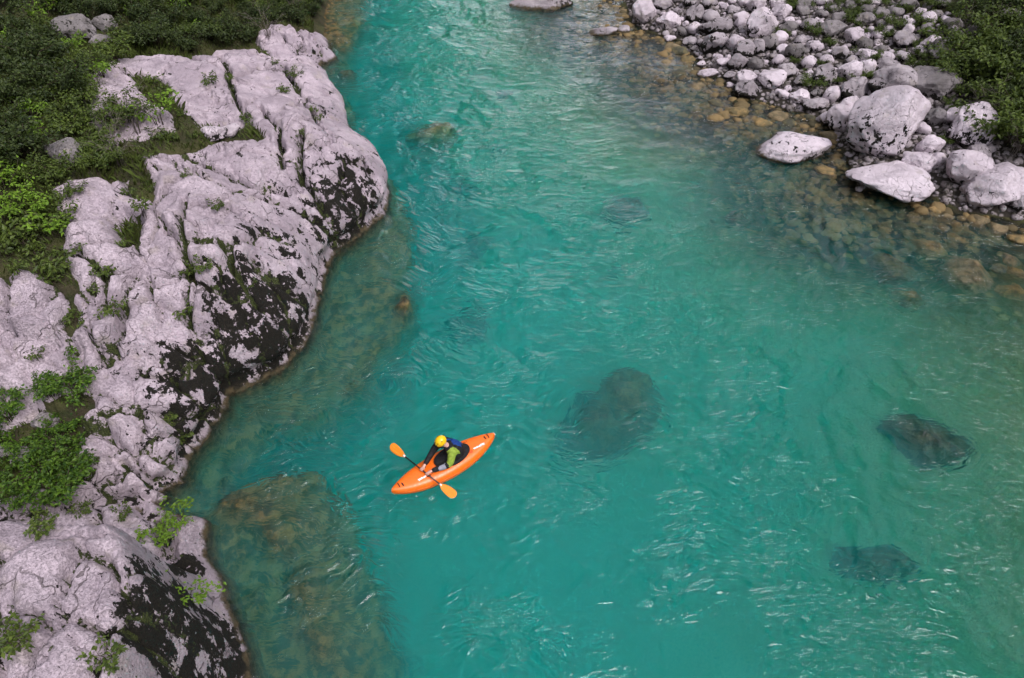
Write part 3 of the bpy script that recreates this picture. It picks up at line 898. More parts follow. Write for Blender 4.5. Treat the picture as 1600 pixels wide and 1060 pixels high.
for i, (u, v, w, h, key, lab, mark) in enumerate(NB):
    t = None
    if i == 0: t = (-.25, .30, .35)
    if i == 16: t = (.1, .38, .2)
    if i == 5: t = (0, -.22, .2)
    put_boulder(u, v, w, h, key, BIG[i % 9], lab, 'boulders' if u > 800 else None, tilt_=t, sink=.30 if i in (0, 16) else .42, afloat=i in (1, 2, 15, 18, 19, 20), ry=.62 if i == 16 else .85)
    if mark:
        NAMED.append((u, v, mark))
MID = [(1044, 33, 40, 24), (1086, 26, 34, 29), (1035, 8, 34, 20), (1114, 72, 42, 35), (1118, 47, 60, 26), (1151, 100, 34, 28), (1162, 80, 36, 28), (1202, 70, 30, 28), (1239, 83, 30, 30), (1228, 114, 28, 24),
       (1250, 65, 22, 17), (1300, 48, 42, 26), (1410, 66, 38, 28), (1348, 72, 26, 24), (1398, 22, 26, 18), (1450, 228, 42, 34), (1462, 252, 28, 24), (1248, 151, 34, 22), (1298, 151, 28, 28), (1066, 52, 18, 15),
       (1078, 66, 24, 14), (1046, 61, 20, 11), (1130, 98, 24, 14), (1185, 76, 26, 26), (1262, 100, 26, 22), (1270, 74, 26, 20), (1215, 96, 22, 18), (1310, 84, 26, 20), (1330, 96, 22, 16), (1352, 116, 26, 22),
       (1365, 148, 24, 20), (1290, 96, 24, 18), (1232, 44, 30, 18), (1262, 40, 30, 18), (1140, 118, 22, 12), (1180, 103, 26, 22), (1250, 128, 24, 18), (1272, 165, 40, 14), (1225, 150, 20, 14), (1440, 205, 26, 22), (1425, 180, 26, 20), (1110, 30, 30, 22)]
for (u, v, w, h) in MID:
    o = put_boulder(u, v, w, h, br.choice(['boulder', 'boulder', 'boulder_mossy', 'boulder_mossy', 'boulder_grey']), group='stones of the right bank', name='boulder' if w > 26 else 'stone')
    TODO.append((o, u, v, {'boulder': 'white rounded', 'boulder_mossy': 'dark-mottled', 'boulder_grey': 'dull grey'}[o.data.materials[0].name.replace('river_boulder', 'boulder').replace('mossy_boulder', 'boulder_mossy').replace('weathered_boulder', 'boulder_grey')], 'boulder' if w > 26 else 'stone'))
# fill the bank with more stones
zone = [(985, -5), (1010, 40), (1070, 70), (1108, 118), (1165, 150), (1235, 170), (1300, 190), (1340, 170), (1440, 165), (1500, 250), (1560, 240), (1440, 110), (1500, 70), (1480, 10), (1420, -10)]
zu, zv = np.array([z[0] for z in zone], float), np.array([z[1] for z in zone], float)
n_fill = 0
for trial in range(9000):
    u, v = br.uniform(985, 1600), br.uniform(-5, 260)
    if poly_sd(np.array([u]), np.array([v]), np.stack([zu, zv], -1))[0] < 0:
        continue
    w = br.choice([8, 9, 10, 11, 12, 14, 17, 21, 26, 30] if trial > 700 else [22, 26, 30, 34]) * (1.15 if v > 60 else .95)
    g = hit(u, v)
    rad = w / 2 / px_per_m(g)
    if any((g[0] - x) ** 2 + (g[1] - y) ** 2 < (.80 * (r + rad)) ** 2 for x, y, r in PLACED):
        continue
    far_up = v < 30 and u > 1240
    key = br.choice(['boulder', 'boulder', 'boulder', 'boulder', 'boulder_mossy', 'boulder_mossy', 'boulder_grey'] if not far_up else ['boulder_grey', 'boulder_grey', 'boulder'])
    o = put_boulder(u, v, w, w * br.uniform(.65, .9), key, group='stones of the right bank', name='stone', sink=.35)
    TODO.append((o, u, v, {'boulder': 'small white', 'boulder_mossy': 'small dark-mottled', 'boulder_grey': 'small grey'}[key], 'stone'))
    n_fill += 1
    if n_fill >= 200:
        break
# gravel between them, too small to pick apart
def stones_mesh(name, pts_, sizes, mat, sub=1):
    bm = bmesh.new(); bmesh.ops.create_icosphere(bm, subdivisions=sub, radius=1)
    base = np.array([v.co[:] for v in bm.verts]); fc = np.array([[v.index for v in f.verts] for f in bm.faces]); bm.free()
    n = len(pts_)
    rg = np.random.default_rng(11)
    S = sizes[:, None] * rg.uniform(.6, 1.15, (n, 3)) * np.array([1, 1, .7])
    an = rg.uniform(0, 6.28, n)
    jig = 1 + rg.uniform(-.18, .18, (n, len(base), 1))
    Q = base[None] * jig * S[:, None, :]
    c, s = np.cos(an)[:, None], np.sin(an)[:, None]
    Q = np.stack([Q[..., 0] * c - Q[..., 1] * s, Q[..., 0] * s + Q[..., 1] * c, Q[..., 2]], -1) + pts_[:, None, :]
    F = (fc[None] + (np.arange(n) * len(base))[:, None, None]).reshape(-1, 3)
    return link(name, mesh_np(name, Q.reshape(-1, 3), F), mat=mat)
def scatter(n, x0, x1, y0, y1, seed, ok):
    rg = np.random.default_rng(seed)
    x, y = rg.uniform(x0, x1, n), rg.uniform(y0, y1, n)
    H, dl, dr, _, _ = land(x, y, True)
    m = ok(x, y, H, dl, dr, rg)
    return np.stack([x, y, gz_fast(x, y)], -1)[m], rg
def pebble_material():
    k = NT('loose_gravel')
    r = k.geo.outputs['Random Per Island']
    col = k.mix(r, (.36, .31, .33), (.12, .10, .095))
    col = k.mix(k.ramp(k.noise(6, 5, .65), .52, .58), col, (.035, .03, .022))
    k.set(Base_Color=col, Roughness=.9, Normal=k.bump(k.noise(30, 4), .02))
    return k.m
def cobble_material():
    k = NT('algae_cobbles')
    r = k.geo.outputs['Random Per Island']
    col = k.mix(r, (.05, .042, .018), (.21, .14, .055))
    k.set(Base_Color=col, Roughness=.8, Normal=k.bump(k.noise(20, 4), .03))
    return k.m
gp, rg = scatter(15000, 4, 25, 17, 46, 61, lambda x, y, H, dl, dr, r: (dr > .0) & (dr < 9.5) & (r.random(len(x)) < np.exp(-np.maximum(dr - 5, 0) / 2.5)))
gv = stones_mesh('gravel', gp, np.abs(rg.normal(.085, .045, len(gp))) + .035, pebble_material())
tag(gv, 'loose pale gravel filling the gaps between the right bank stones', 'gravel', kind='stuff')
cp, rg = scatter(15000, 3, 21, 12, 42, 62, lambda x, y, H, dl, dr, r: (dr < -.1) & (dr > -5.5) & (y > 16.5 + .12 * x) & (r.random(len(x)) < np.exp(-np.maximum(-dr - 2.2, 0) / 1.0)))
cp[:, 2] -= .07
cb = stones_mesh('river_cobbles', cp, np.abs(rg.normal(.12, .06, len(cp))) + .05, cobble_material(), 2)
tag(cb, 'brown algae-covered cobbles under the right-hand shallows', 'cobbles', kind='stuff')
# stones under water: u, v, w, h, depth of the centre, look, label
for (u, v, w, h, dep, key, lab, mi), (g, a, b_, c, top) in zip(SUNK, SUNK_AT):
    o = link('sunken_boulder', with_mat(BIG[mi], key))
    o.location = (g[0], g[1], top - c * .95)
    o.scale = (a, b_, c)
    o.rotation_euler = (br.uniform(-.1, .1), br.uniform(-.1, .1), br.uniform(-.25, .25))
    tag(o, lab, 'rock', 'sunken rocks')
shal = [(1075, 95), (1062, 82), (1090, 140), (1120, 165), (1060, 118), (1150, 175), (1185, 170), (1215, 185), (1190, 195), (1140, 200), (1265, 186), (1300, 215), (1285, 235), (1170, 215), (1100, 170), (1040, 100), (1232, 195), (1310, 255), (1290, 270), (1050, 76),
        (1480, 340), (1530, 345), (1560, 360), (1470, 362), (1500, 380), (1540, 385), (1590, 375), (1425, 345), (1460, 400), (1560, 425), (1585, 430), (1460, 330), (1545, 330)]
for (u, v) in shal:
    w = br.uniform(20, 36)
    key = br.choice(['sunk_brown', 'sunk_olive', 'sunk_tan'])
    g = hit(u, v)
    o = put_boulder(u, v, w, w * .6, key, br.choice(SMALL), None, 'sunken stones of the right-hand shallows', depth=max(.05, -g[2]), name='sunken_stone', sink=1.0)
    o['category'] = 'stone'
    TODO.append((o, u, v, {'sunk_brown': 'brown sunken', 'sunk_olive': 'dark olive sunken', 'sunk_tan': 'tan sunken'}[key], 'stone'))
# ------------------------------------------------------------------ plants
def leaves(P, D, size, rg, wid=.55, fold=.25, six=True):
    """P leaf roots, D leaf directions -> V, F; each leaf a folded pointed blade of four triangles"""
    n = len(P)
    D = D / (np.linalg.norm(D, axis=1, keepdims=True) + 1e-9)
    up = np.tile([[0, 0, 1.0]], (n, 1)) + rg.normal(0, .45, (n, 3))
    S = np.cross(D, up); S /= np.linalg.norm(S, axis=1, keepdims=True) + 1e-9
    N = np.cross(S, D)
    L = (size * rg.uniform(.65, 1.25, n))[:, None]
    W = L * wid * .5
    a = P
    m = P + D * L * .5 - N * L * .04
    t = P + D * L - N * L * .18
    l = P + D * L * .42 + S * W + N * W * fold
    r = P + D * L * .42 - S * W + N * W * fold
    V = np.stack([a, l, m, r, t], 1).reshape(-1, 3)
    o = (np.arange(n) * 5)[:, None]
    F = np.concatenate([o + np.array([[0, 2, 1]]), o + np.array([[0, 3, 2]]), o + np.array([[1, 2, 4]]), o + np.array([[2, 3, 4]])])
    return V, F
def make_bush(seed, n_br, height, spread, n_leaf, size, leafmat, barkmat, layered=0.0, lean=.5, stem_r=.02, sub=3):
    """branching stems with leaf sprays along the outer twigs; returns (stem mesh, foliage mesh)"""
    r = np.random.default_rng(seed)
    stems, tips = [], []
    for i in range(n_br):
        az = 2 * math.pi * (i + r.uniform(-.3, .3)) / n_br
        out = spread * r.uniform(.35, 1.0)
        hgt = height * r.uniform(.55, 1.0)
        p0 = np.array([.06 * math.cos(az), .06 * math.sin(az), -.15])
        path = [p0]
        for k in range(1, 5):
            t = k / 4
            path.append(np.array([math.cos(az + .3 * t * r.normal()) * out * t ** 1.2, math.sin(az + .3 * t * r.normal()) * out * t ** 1.2, hgt * (t ** (.75))]) + r.normal(0, .04 * spread, 3) * t)
        stems.append(tube(path, [stem_r * (1 - .2 * k) for k in range(5)], 5))
        for k in range(sub):
            t = r.uniform(.35, .95)
            q = int(t * 4); f = t * 4 - q
            b0 = path[q] * (1 - f) + path[min(q + 1, 4)] * f
            d = np.array([math.cos(az + r.uniform(-1.3, 1.3)), math.sin(az + r.uniform(-1.3, 1.3)), r.uniform(-.05, .6)])
            e = b0 + d * spread * r.uniform(.25, .5)
            mid = (b0 + e) / 2 + np.array([0, 0, .05 * spread])
            stems.append(tube([b0, mid, e], [stem_r * .45, stem_r * .3, stem_r * .15], 4))
            tips += [(b0, mid), (mid, e), (mid, e)]
        tips += [(path[3], path[4]), (path[2], path[3])]
    n_t = len(tips)
    pick = r.integers(0, n_t, n_leaf)
    A = np.array([tips[i][0] for i in pick]); B = np.array([tips[i][1] for i in pick])
    t = r.uniform(0, 1.1, (n_leaf, 1))
    off = r.normal(0, 1, (n_leaf, 3)) * spread * .11 * np.array([1, 1, 1 - .65 * layered])
    P = A + (B - A) * t + off
    D = (B - A) / (np.linalg.norm(B - A, axis=1, keepdims=True) + 1e-9) * .5 + r.normal(0, .7, (n_leaf, 3)) * np.array([1, 1, .8 - .5 * layered]) + np.array([0, 0, -.15])
    V, F = leaves(P, D, size, r)
    sv, sf = merge(stems)
    return mesh_py('stem', sv, sf, [barkmat]), (lambda m: (m.materials.append(leafmat), m)[1])(mesh_np('foliage', V, F, smooth=False))
KIND = {
 'bright': [make_bush(300 + i, 8, .85, .75, 800, .12, M['leaf_bright'], M['bark'], .85) for i in range(3)],
 'dark': [make_bush(320 + i, 9, 1.5, 1.2, 1700, .15, M['leaf_dark'], M['bark'], .3, stem_r=.03) for i in range(3)],
 'olive': [make_bush(340 + i, 8, .9, .8, 1000, .115, M['leaf_olive'], M['bark'], .3) for i in range(3)],
 'lime': [make_bush(360 + i, 5, .7, .55, 230, .10, M['leaf_lime'], M['bark'], .8, stem_r=.012) for i in range(2)],
 'tuft': [make_bush(380 + i, 6, .22, .22, 150, .065, M['leaf_olive'], M['bark'], .3, stem_r=.006, sub=2) for i in range(3)],
 'twiggy': [make_bush(400 + i, 10, 1.3, .75, 130, .055, M['leaf_olive'], M['twig'], .2, stem_r=.010, sub=6) for i in range(2)],
}
vr = random.Random(12)
def plant(u, v, kind, s=1.0, label=None, name='shrub', cat='shrub', group=None, on_rock=False):
    p = hit(u, v, surf_fast)
    z = float(surf_fast(np.array([p[0]]), np.array([p[1]]))[0])
    e = empty(name, (p[0], p[1], z - .02), vr.uniform(0, 6.28), s * vr.uniform(.9, 1.1))
    st, fo = vr.choice(KIND[kind])
    a = link('stem', st, e)
    b_ = link('foliage', fo, e)
    b_['kind'] = 'stuff'
    tag(e, label, cat, group)
    return e
LOOK = {'bright': 'bright green leafy shrub', 'dark': 'dark green bush', 'olive': 'olive green bush', 'lime': 'lime-leaved sapling', 'tuft': 'small green tuft', 'twiggy': 'thin twiggy shrub'}
NAMED += [(300, 140, 'the slab at the top of the outcrop'), (330, 345, 'the rounded block mid-outcrop'), (400, 500, 'the black-stained rock face'), (560, 300, "the outcrop's nose jutting into the river"), (165, 520, 'the tall narrow block'), (455, 75, 'the small upper left outcrop'),
          (60, 520, 'the dull grey slabs'), (120, 930, 'the bottom left rock'), (240, 690, 'the black-spotted lower block'), (20, 20, 'the top left corner'), (300, 20, 'the upper left thicket'), (1570, 150, 'the leafy bank at the right edge')]
def plants(lst, kind, group, smin, smax, name='shrub', cat='shrub', **kw):
    for (u, v) in lst:
        o = plant(u, v, kind, vr.uniform(smin, smax), None, name, cat, group, **kw)
        TODO.append((o, u, v, LOOK[kind], ''))
plants([(15, 655), (80, 618), (120, 612), (35, 700), (110, 668), (10, 745), (75, 745), (125, 735), (30, 785), (100, 780), (-10, 690), (85, 700)], 'bright', 'bright shrubs below the grey slabs', .5, .8)
plants([(262, 825), (250, 850), (285, 815)], 'lime', 'green sprays beside the bottom left rock', .6, .8)
plants([(298, 945)], 'lime', 'green sprays beside the bottom left rock', .8, .9, on_rock=True)
plants([(70, 815), (68, 830)], 'tuft', 'tufts on the bottom left rock', 1.2, 1.7, on_rock=True)
plants([(15, 315), (35, 330), (10, 345), (55, 195), (60, 225), (45, 180), (250, 195), (-5, 300), (75, 30), (120, 85), (150, 130), (210, 25), (285, 20), (305, 55), (30, 75), (95, 140), (60, 330), (90, 370)], 'lime', 'pale saplings on the left slope', .8, 1.3, name='sapling', cat='sapling')
dk = [(20, 10), (60, -5), (110, 5), (160, -10), (205, 5), (250, -5), (290, 10), (330, -8), (370, 5), (410, -5), (445, 10), (475, -5), (490, 25), (20, 50), (50, 85), (10, 110), (55, 130), (20, 160), (70, 165), (10, 210), (225, 35), (270, 45), (310, 40), (350, 50), (395, 35), (430, 35), (465, 35),
      (210, 70), (250, 75), (300, 80), (350, 70), (390, 65), (40, 250), (110, 150), (5, 270), (130, 190), (80, 105), (90, 20), (130, 30), (340, 20), (180, 25)]
plants(dk, 'dark', 'dark bushes of the upper left slope', .42, .8, 'bush', 'bush')
ol = [(120, 110), (160, 120), (100, 185), (140, 160), (90, 285), (150, 245), (35, 285), (180, 95), (60, 60), (440, 15), (480, 10), (400, 15), (500, 5), (240, 55), (290, 60), (330, 62), (180, 200), (165, 265), (200, 190), (120, 210)]
plants(ol, 'olive', 'olive bushes of the upper left slope', .6, .95, 'bush', 'bush')
plants([(180, 235), (215, 205), (190, 260), (465, 20), (420, 60)], 'twiggy', 'twiggy shrubs on the left slope', .8, 1.1)
plants([(395, 205), (385, 190), (290, 275), (235, 295), (205, 360), (200, 305), (225, 250), (340, 325), (300, 440), (470, 215), (460, 120), (365, 148), (330, 130), (430, 100), (360, 125), (500, 190), (490, 175), (445, 145), (295, 495), (165, 430), (150, 455), (180, 490), (395, 445), (240, 130), (262, 150), (285, 180), (250, 215), (270, 220), (310, 215), (60, 560), (120, 505),
        (320, 420), (225, 330), (190, 385), (265, 660), (290, 690), (170, 1030), (15, 1000), (35, 1005), (195, 805), (130, 800)], 'tuft', 'tufts in the rock cracks', .8, 1.5, 'grass_tuft', 'tuft', on_rock=True)
rb = [(1560, 90), (1590, 110), (1540, 130), (1580, 160), (1560, 190), (1595, 200), (1530, 160), (1510, 120), (1590, 60), (1600, 240), (1575, 225), (1545, 75), (1600, 20), (1500, 95), (1525, 95), (1570, 120), (1490, 130), (1600, 140), (1530, 215)]
plants(rb, 'olive', 'bushes of the right slope', 1.0, 1.6, 'bush', 'bush')
plants([(1580, 130), (1600, 170), (1550, 165), (1530, 30), (1560, 10), (1600, 90)], 'dark', 'bushes of the right slope', .6, .9, 'bush', 'bush')
plants([(1560, 215), (1580, 245), (1535, 190), (1500, 60), (1545, 50)], 'twiggy', 'twiggy shrubs on the right slope', .9, 1.2)
plants([(1365, 92), (1355, 98), (1395, 45), (1380, 60), (1430, 75), (1450, 60), (1440, 40), (1480, 60), (1455, 15), (1410, 20), (1300, 20), (1285, 105), (1330, 40), (1218, 60), (1270, 58), (1295, 72), (1240, 100), (1310, 130), (1345, 128), (1265, 140), (1470, 190), (1475, 225), (1485, 170), (1330, 28), (1345, 55), (1370, 30), (1420, 45), (1405, 95), (1425, 110), (1465, 75), (1480, 100), (1500, 35), (1345, 12), (1375, 8), (1470, 35), (1490, 20), (1310, 10), (1240, 15), (1215, 8), (1500, 150), (1460, 105), (1440, 95), (1260, 12)], 'olive', 'low bushes among the right bank stones', .35, .65, 'bush', 'bush')
plants([(20, 370), (60, 400), (90, 425), (30, 425), (70, 365), (105, 345), (45, 385), (10, 400), (85, 330), (120, 300), (55, 345), (30, 350), (75, 440), (110, 400), (100, 310), (150, 255), (160, 235)], 'tuft', 'tufts in the left grass', 1.3, 2.3, 'grass_tuft', 'tuft')
# grass
gx, rg = scatter(90000, -19, -4, 6, 42, 63, lambda x, y, H, dl, dr, r: (dl > .5) & (rock_mask(x, y)[0] < .05) & (r.random(len(x)) < .95))
gx2, _ = scatter(16000, 6, 25, 20, 46, 64, lambda x, y, H, dl, dr, r: (dr > 4.5) & (r.random(len(x)) < sst(4, 9, dr) * .9))
def grass_mesh(name, P, seed):
    r = np.random.default_rng(seed)
    n = len(P)
    h = r.uniform(.08, .34, n) * (.6 + .8 * sst(-.3, .4, noise(P[:, 0] * .8, P[:, 1] * .8, 0, 8)))
    an = r.uniform(0, 6.28, n)
    w = .018
    d = np.stack([np.cos(an), np.sin(an), np.zeros(n)], -1)
    q = np.stack([-np.sin(an), np.cos(an), np.zeros(n)], -1)
    ben = (r.uniform(.2, .8, n) * h)[:, None]
    P = P - np.array([0, 0, .02])
    V = np.stack([P - d * w, P + d * w, P + q * ben * .35 + d * w * .8 + np.array([0, 0, 1]) * (h * .6)[:, None], P + q * ben + np.array([0, 0, 1]) * (h * .95)[:, None]], 1).reshape(-1, 3)
    o = (np.arange(n) * 4)[:, None]
    F = np.concatenate([o + np.array([[0, 1, 2]]), o + np.array([[0, 2, 3]])])
    return mesh_np(name, V, F, smooth=False)
g_ = link('grass', grass_mesh('grass', gx, 1), mat=M['grass'])
tag(g_, 'rough dark grass covering the left slope around the rocks', 'grass', kind='stuff')
g_ = link('grass', grass_mesh('grass', gx2, 2), mat=M['grass'])
tag(g_, 'thin grass on the upper right slope behind the stones', 'grass', kind='stuff')
# labels that single out the many alike: nearest landmark, side of it, rank
def name_all():
    seen = {}
    for (o, u, v, look, noun) in TODO:
        d = [((u - a) ** 2 + ((v - b_) * 1.2) ** 2, (u - a, v - b_), ph) for a, b_, ph in NAMED]
        d.sort(key=lambda t: t[0])
        dist, (dx, dy), ph = d[0]
        side = ('right of' if dx > 0 else 'left of') if abs(dx) > abs(dy) else ('below' if dy > 0 else 'above')
        seen.setdefault(((look + ' ' + noun).strip(), side, ph), []).append((dist, o))
    ordn = ['nearest', 'second nearest', 'third nearest', 'fourth nearest', 'fifth nearest', 'sixth nearest', 'seventh nearest', 'eighth nearest', 'ninth nearest', 'tenth nearest', 'eleventh nearest', 'twelfth nearest', 'thirteenth nearest', 'fourteenth nearest', 'fifteenth nearest', 'sixteenth nearest', 'seventeenth nearest', 'eighteenth nearest', 'nineteenth nearest', 'twentieth nearest']
    for (look, side, ph), lst in seen.items():
        lst.sort(key=lambda t: t[0])
        for i, (_, o) in enumerate(lst):
            o['label'] = f'{look} {side} {ph}' + ('' if len(lst) == 1 else ', ' + ordn[min(i, 19)])
name_all()
# ------------------------------------------------------------------ kayak, paddler, paddle
M['orange'] = plain('orange_hull', (.88, .155, .008), .36, .5, .13)
M['orange_blade'] = plain('paddle_blade_orange', (.88, .26, .02), .35, .5, .08)
M['black'] = plain('black_fabric', (.012, .012, .014), .75, .3, .3)
M['black_gloss'] = plain('black_shaft', (.010, .010, .011), .35, .5, .2)
M['blue'] = plain('blue_fabric', (.007, .045, .22), .7, .3, .2)
M['lime'] = plain('lime_fabric', (.26, .36, .045), .75, .3, .25)
M['silver'] = plain('grey_fabric', (.26, .26, .32), .6, .4, .2)
M['yellow'] = plain('yellow_helmet', (.85, .50, .008), .3, .5, .05)
M['skin'] = plain('skin', (.62, .36, .29), .5, .4, .08)
M['white'] = plain('white_print', (.80, .78, .80), .5, .4, .05)
M['red'] = plain('red_print', (.50, .03, .01), .5, .4, .05)
bow, stern = on_plane(612, 770, .16), on_plane(773, 681, .16)
mid = (bow + stern) / 2
hd = bow - stern
KL = float(np.linalg.norm(hd[:2]))
ang = math.atan2(hd[1], hd[0])
kayak = empty('kayak', (mid[0], mid[1], 0), ang)
tag(kayak, 'orange whitewater kayak with white and black markings on turquoise water', 'kayak')
half = KL / 2
def k_width(t):                                              # t from -1 stern to 1 bow
    return .335 * (1 - abs(t) ** 2.3) ** .82 + .025 * (1 - abs(t)) + .012
def k_deck(t):
    return .235 + .06 * (1 - t * t) + .045 * abs(t) ** 2
def k_keel(t):
    return -.12 + .24 * abs(t) ** 2.6
rings = []
TS = np.concatenate([[-1.0, -.992, -.975], np.linspace(-.94, .94, 41), [.975, .992, 1.0]])
NR = 32
for t in TS:
    w = k_width(t) * (1 if abs(t) < .98 else .8 if abs(t) < .999 else .45)
    top, low_ = k_deck(t), k_keel(t)
    if abs(t) > .98:
        c0 = (top + low_) / 2
        f = .85 if abs(t) < .999 else .5
        top, low_ = c0 + (top - c0) * f, c0 + (low_ - c0) * f
    seam = low_ + (top - low_) * .56
    ring = []
    for k in range(NR):
        a = 2 * math.pi * k / NR
        cy, sz = math.cos(a), math.sin(a)
        y = w * math.copysign(abs(cy) ** .75, cy)
        if sz >= 0:
            z = seam + (top - seam) * abs(sz) ** .95
        else:
            z = seam - (seam - low_) * abs(sz) ** .62
        ring.append((t * half, y, z))
    rings.append(np.array(ring))
hv, hf = loft(rings)
hull = link('hull', mesh_py('hull', hv, hf, [M['orange']]), kayak)
def deck_z(x, y):
    t = x / half
    w = k_width(t); top, low_ = k_deck(t), k_keel(t)
    seam = low_ + (top - low_) * .56
    cy = min(1, abs(y / w)) ** (1 / .75)
    return seam + (top - seam) * math.sqrt(max(0, 1 - cy * cy)) ** .95
# raised deck edge line around the seam
sv = []
for sgn in (1, -1):
    sv.append(tube([(t * half, sgn * (k_width(t) - .002), k_keel(t) + (k_deck(t) - k_keel(t)) * .56) for t in np.linspace(-.95, .95, 30)], .007, 5))
link('seam', mesh_py('seam', *merge(sv), [M['orange']]), hull)
CX = -.20                                                    # cockpit centre
def oval(rx, ry, dz, n=36, cx=CX):
    return np.array([(cx + rx * math.cos(a), ry * math.sin(a), deck_z(cx + rx * math.cos(a), ry * math.sin(a) * .9) + dz) for a in np.linspace(0, 2 * math.pi, n, endpoint=False)])
rim_p = [tuple(p) for p in oval(.44, .245, .03)]
link('cockpit_rim', mesh_py('cockpit_rim', *tube(rim_p + [rim_p[0], rim_p[1]], .016, 6), [M['black']]), kayak)
link('spray_deck', mesh_py('spray_deck', *loft([oval(.445, .25, .0), oval(.45, .252, .03), oval(.40, .22, .05), oval(.25, .17, .07), oval(.19, .15, .14)]), [M['black']]), kayak)
for sx in (-1, 1):                                           # end grab loops and cap
    t = .86 * sx
    pth = [(t * half, y_, deck_z(t * half, y_) + .035 * math.cos(y_ / .06 * 1.4)) for y_ in np.linspace(-.06, .06, 7)]
    link('grab_loop', mesh_py('grab_loop', *tube(pth, .010, 6), [M['black']]), kayak)
capv, capf = loft([np.array([(-half * .992 + .03 * (1 - q), .045 * q * math.cos(a), .245 + .03 * (1 - q) + .025 * q * math.sin(a)) for a in np.linspace(0, 6.283, 12, endpoint=False)]) for q in (1, .9, .6, .2)])
link('stern_cap', mesh_py('stern_cap', capv, capf, [M['white']]), kayak)
def mark(name, strokes, mat, wd, host):
    """flat print lying on the deck: short strokes following the surface"""
    parts = []
    for st in strokes:
        for (x0, y0), (x1, y1) in zip(st[:-1], st[1:]):
            dx, dy = x1 - x0, y1 - y0
            l = math.hypot(dx, dy) + 1e-9
            nx_, ny_ = -dy / l * wd, dx / l * wd
            q = [(x0 - nx_, y0 - ny_), (x1 - nx_, y1 - ny_), (x1 + nx_, y1 + ny_), (x0 + nx_, y0 + ny_)]
            parts.append(([(a, b_, deck_z(a, b_) + .004) for a, b_ in q], [(0, 1, 2, 3)]))
    return link(name, mesh_py(name, *merge(parts), [mat], smooth=False), host)
def script_strokes(x, y, length, hgt, n, ang_, seed):
    """a line of handwritten-looking letters, as unreadable as in the photograph"""
    r = random.Random(seed)
    ca_, sa_ = math.cos(ang_), math.sin(ang_)
    res = []
    for i in range(n):
        b0 = length * (i / n - .5)
        w_ = length / n * .7
        shape = [(k / 5 * 1.35, .5 + .5 * math.sin(k * 2.1 + i) * r.uniform(.5, 1)) for k in range(6)]
        res.append([(x + (b0 + px * w_) * ca_ - (py - .5) * hgt * sa_, y + (b0 + px * w_) * sa_ + (py - .5) * hgt * ca_) for px, py in shape])
    return res
mark('lettering', script_strokes(.66, .135, .20, .07, 5, math.pi, 1), M['white'], .008, hull)
mark('lettering', script_strokes(.50, .165, .11, .04, 4, math.pi, 2), M['black'], .006, hull)
mark('lettering', script_strokes(-.86, .12, .30, .065, 6, math.pi, 3), M['white'], .007, hull)
mark('emblem', [[(-.62 + .05 * math.cos(a) * q, .135 + .05 * math.sin(a) * q) for a, q in [(k * .8, 1 - k * .06) for k in range(14)]]], M['red'], .006, hull)
mark('lettering', script_strokes(1.10, .03, .10, .05, 3, math.pi / 2, 4), M['black'], .007, hull)
mark('lettering', script_strokes(-1.10, .0, .10, .05, 3, math.pi / 2, 5), M['black'], .007, hull)
mark('deck_line', [[(.40, -.16), (.47, -.06)], [(.40, .16), (.47, .06)], [(-.70, -.14), (-.60, -.17)]], M['black'], .008, hull)
# paddle: a thing of its own, lying across the front deck
pa, pb = on_plane(622, 705, .40), on_plane(699, 766, .30)
paddle = empty('paddle', tuple((pa + pb) / 2))
tag(paddle, 'paddle with two orange blades and black shaft held across the kayak', 'paddle')
pm = (pa + pb) / 2
dv = (pb - pa) / np.linalg.norm(pb - pa)
PLen = float(np.linalg.norm(pb - pa))
pa0, pb0 = pa - pm + dv * .20, pb - pm - dv * .20
link('shaft', mesh_py('shaft', *tube([pa0, pb0], .017, 8), [M['black_gloss']]), paddle)
def blade(c, d, flip, roll):
    d = np.array(d); up = np.array([0, 0, 1.0])
    s = np.cross(d, up); s /= np.linalg.norm(s)
    n_ = np.cross(s, d)
    s, n_ = s * math.cos(roll) + n_ * math.sin(roll), n_ * math.cos(roll) - s * math.sin(roll)
    rows = []
    prof = [(0, .018), (.05, .035), (.13, .075), (.24, .098), (.35, .105), (.43, .095), (.47, .06), (.485, .02)]
    for t, w in prof:
        base = c + d * (t - .24)
        sc_ = .03 * math.sin(t / .485 * math.pi)
        rows.append([base + s * w * q + n_ * (sc_ * (q * q - .6) * flip) for q in (-1, -.5, -.12, 0, .12, .5, 1)])
    V = []; F = []
    for sgn in (1, -1):
        o = len(V)
        for rw in rows:
            for j, p in enumerate(rw):
                V.append(p + n_ * sgn * (.004 + (.009 if j == 3 else 0)))
        for i in range(len(rows) - 1):
            for j in range(6):
                q = (o + i * 7 + j, o + i * 7 + j + 1, o + (i + 1) * 7 + j + 1, o + (i + 1) * 7 + j)
                F.append(q if sgn > 0 else q[::-1])
    n1 = len(rows) * 7
    edge = [i * 7 for i in range(len(rows))] + [(len(rows) - 1) * 7 + j for j in range(1, 7)] + [i * 7 + 6 for i in range(len(rows) - 2, -1, -1)] + [j for j in range(5, 0, -1)]
    for a, b_ in zip(edge, edge[1:] + edge[:1]):
        F.append((a, b_, b_ + n1, a + n1))
    return V, F
link('blade', mesh_py('blade', *blade(pa - pm, -dv, 1, .75), [M['orange_blade']]), paddle)
link('blade', mesh_py('blade', *blade(pb - pm, dv, 1, -.15), [M['orange_blade']]), paddle)
for e_ in (pa0, pb0):
    link('ferrule', mesh_py('ferrule', *tube([e_ - dv * .03, e_ + dv * .03], .021, 8), [M['white']]), paddle)
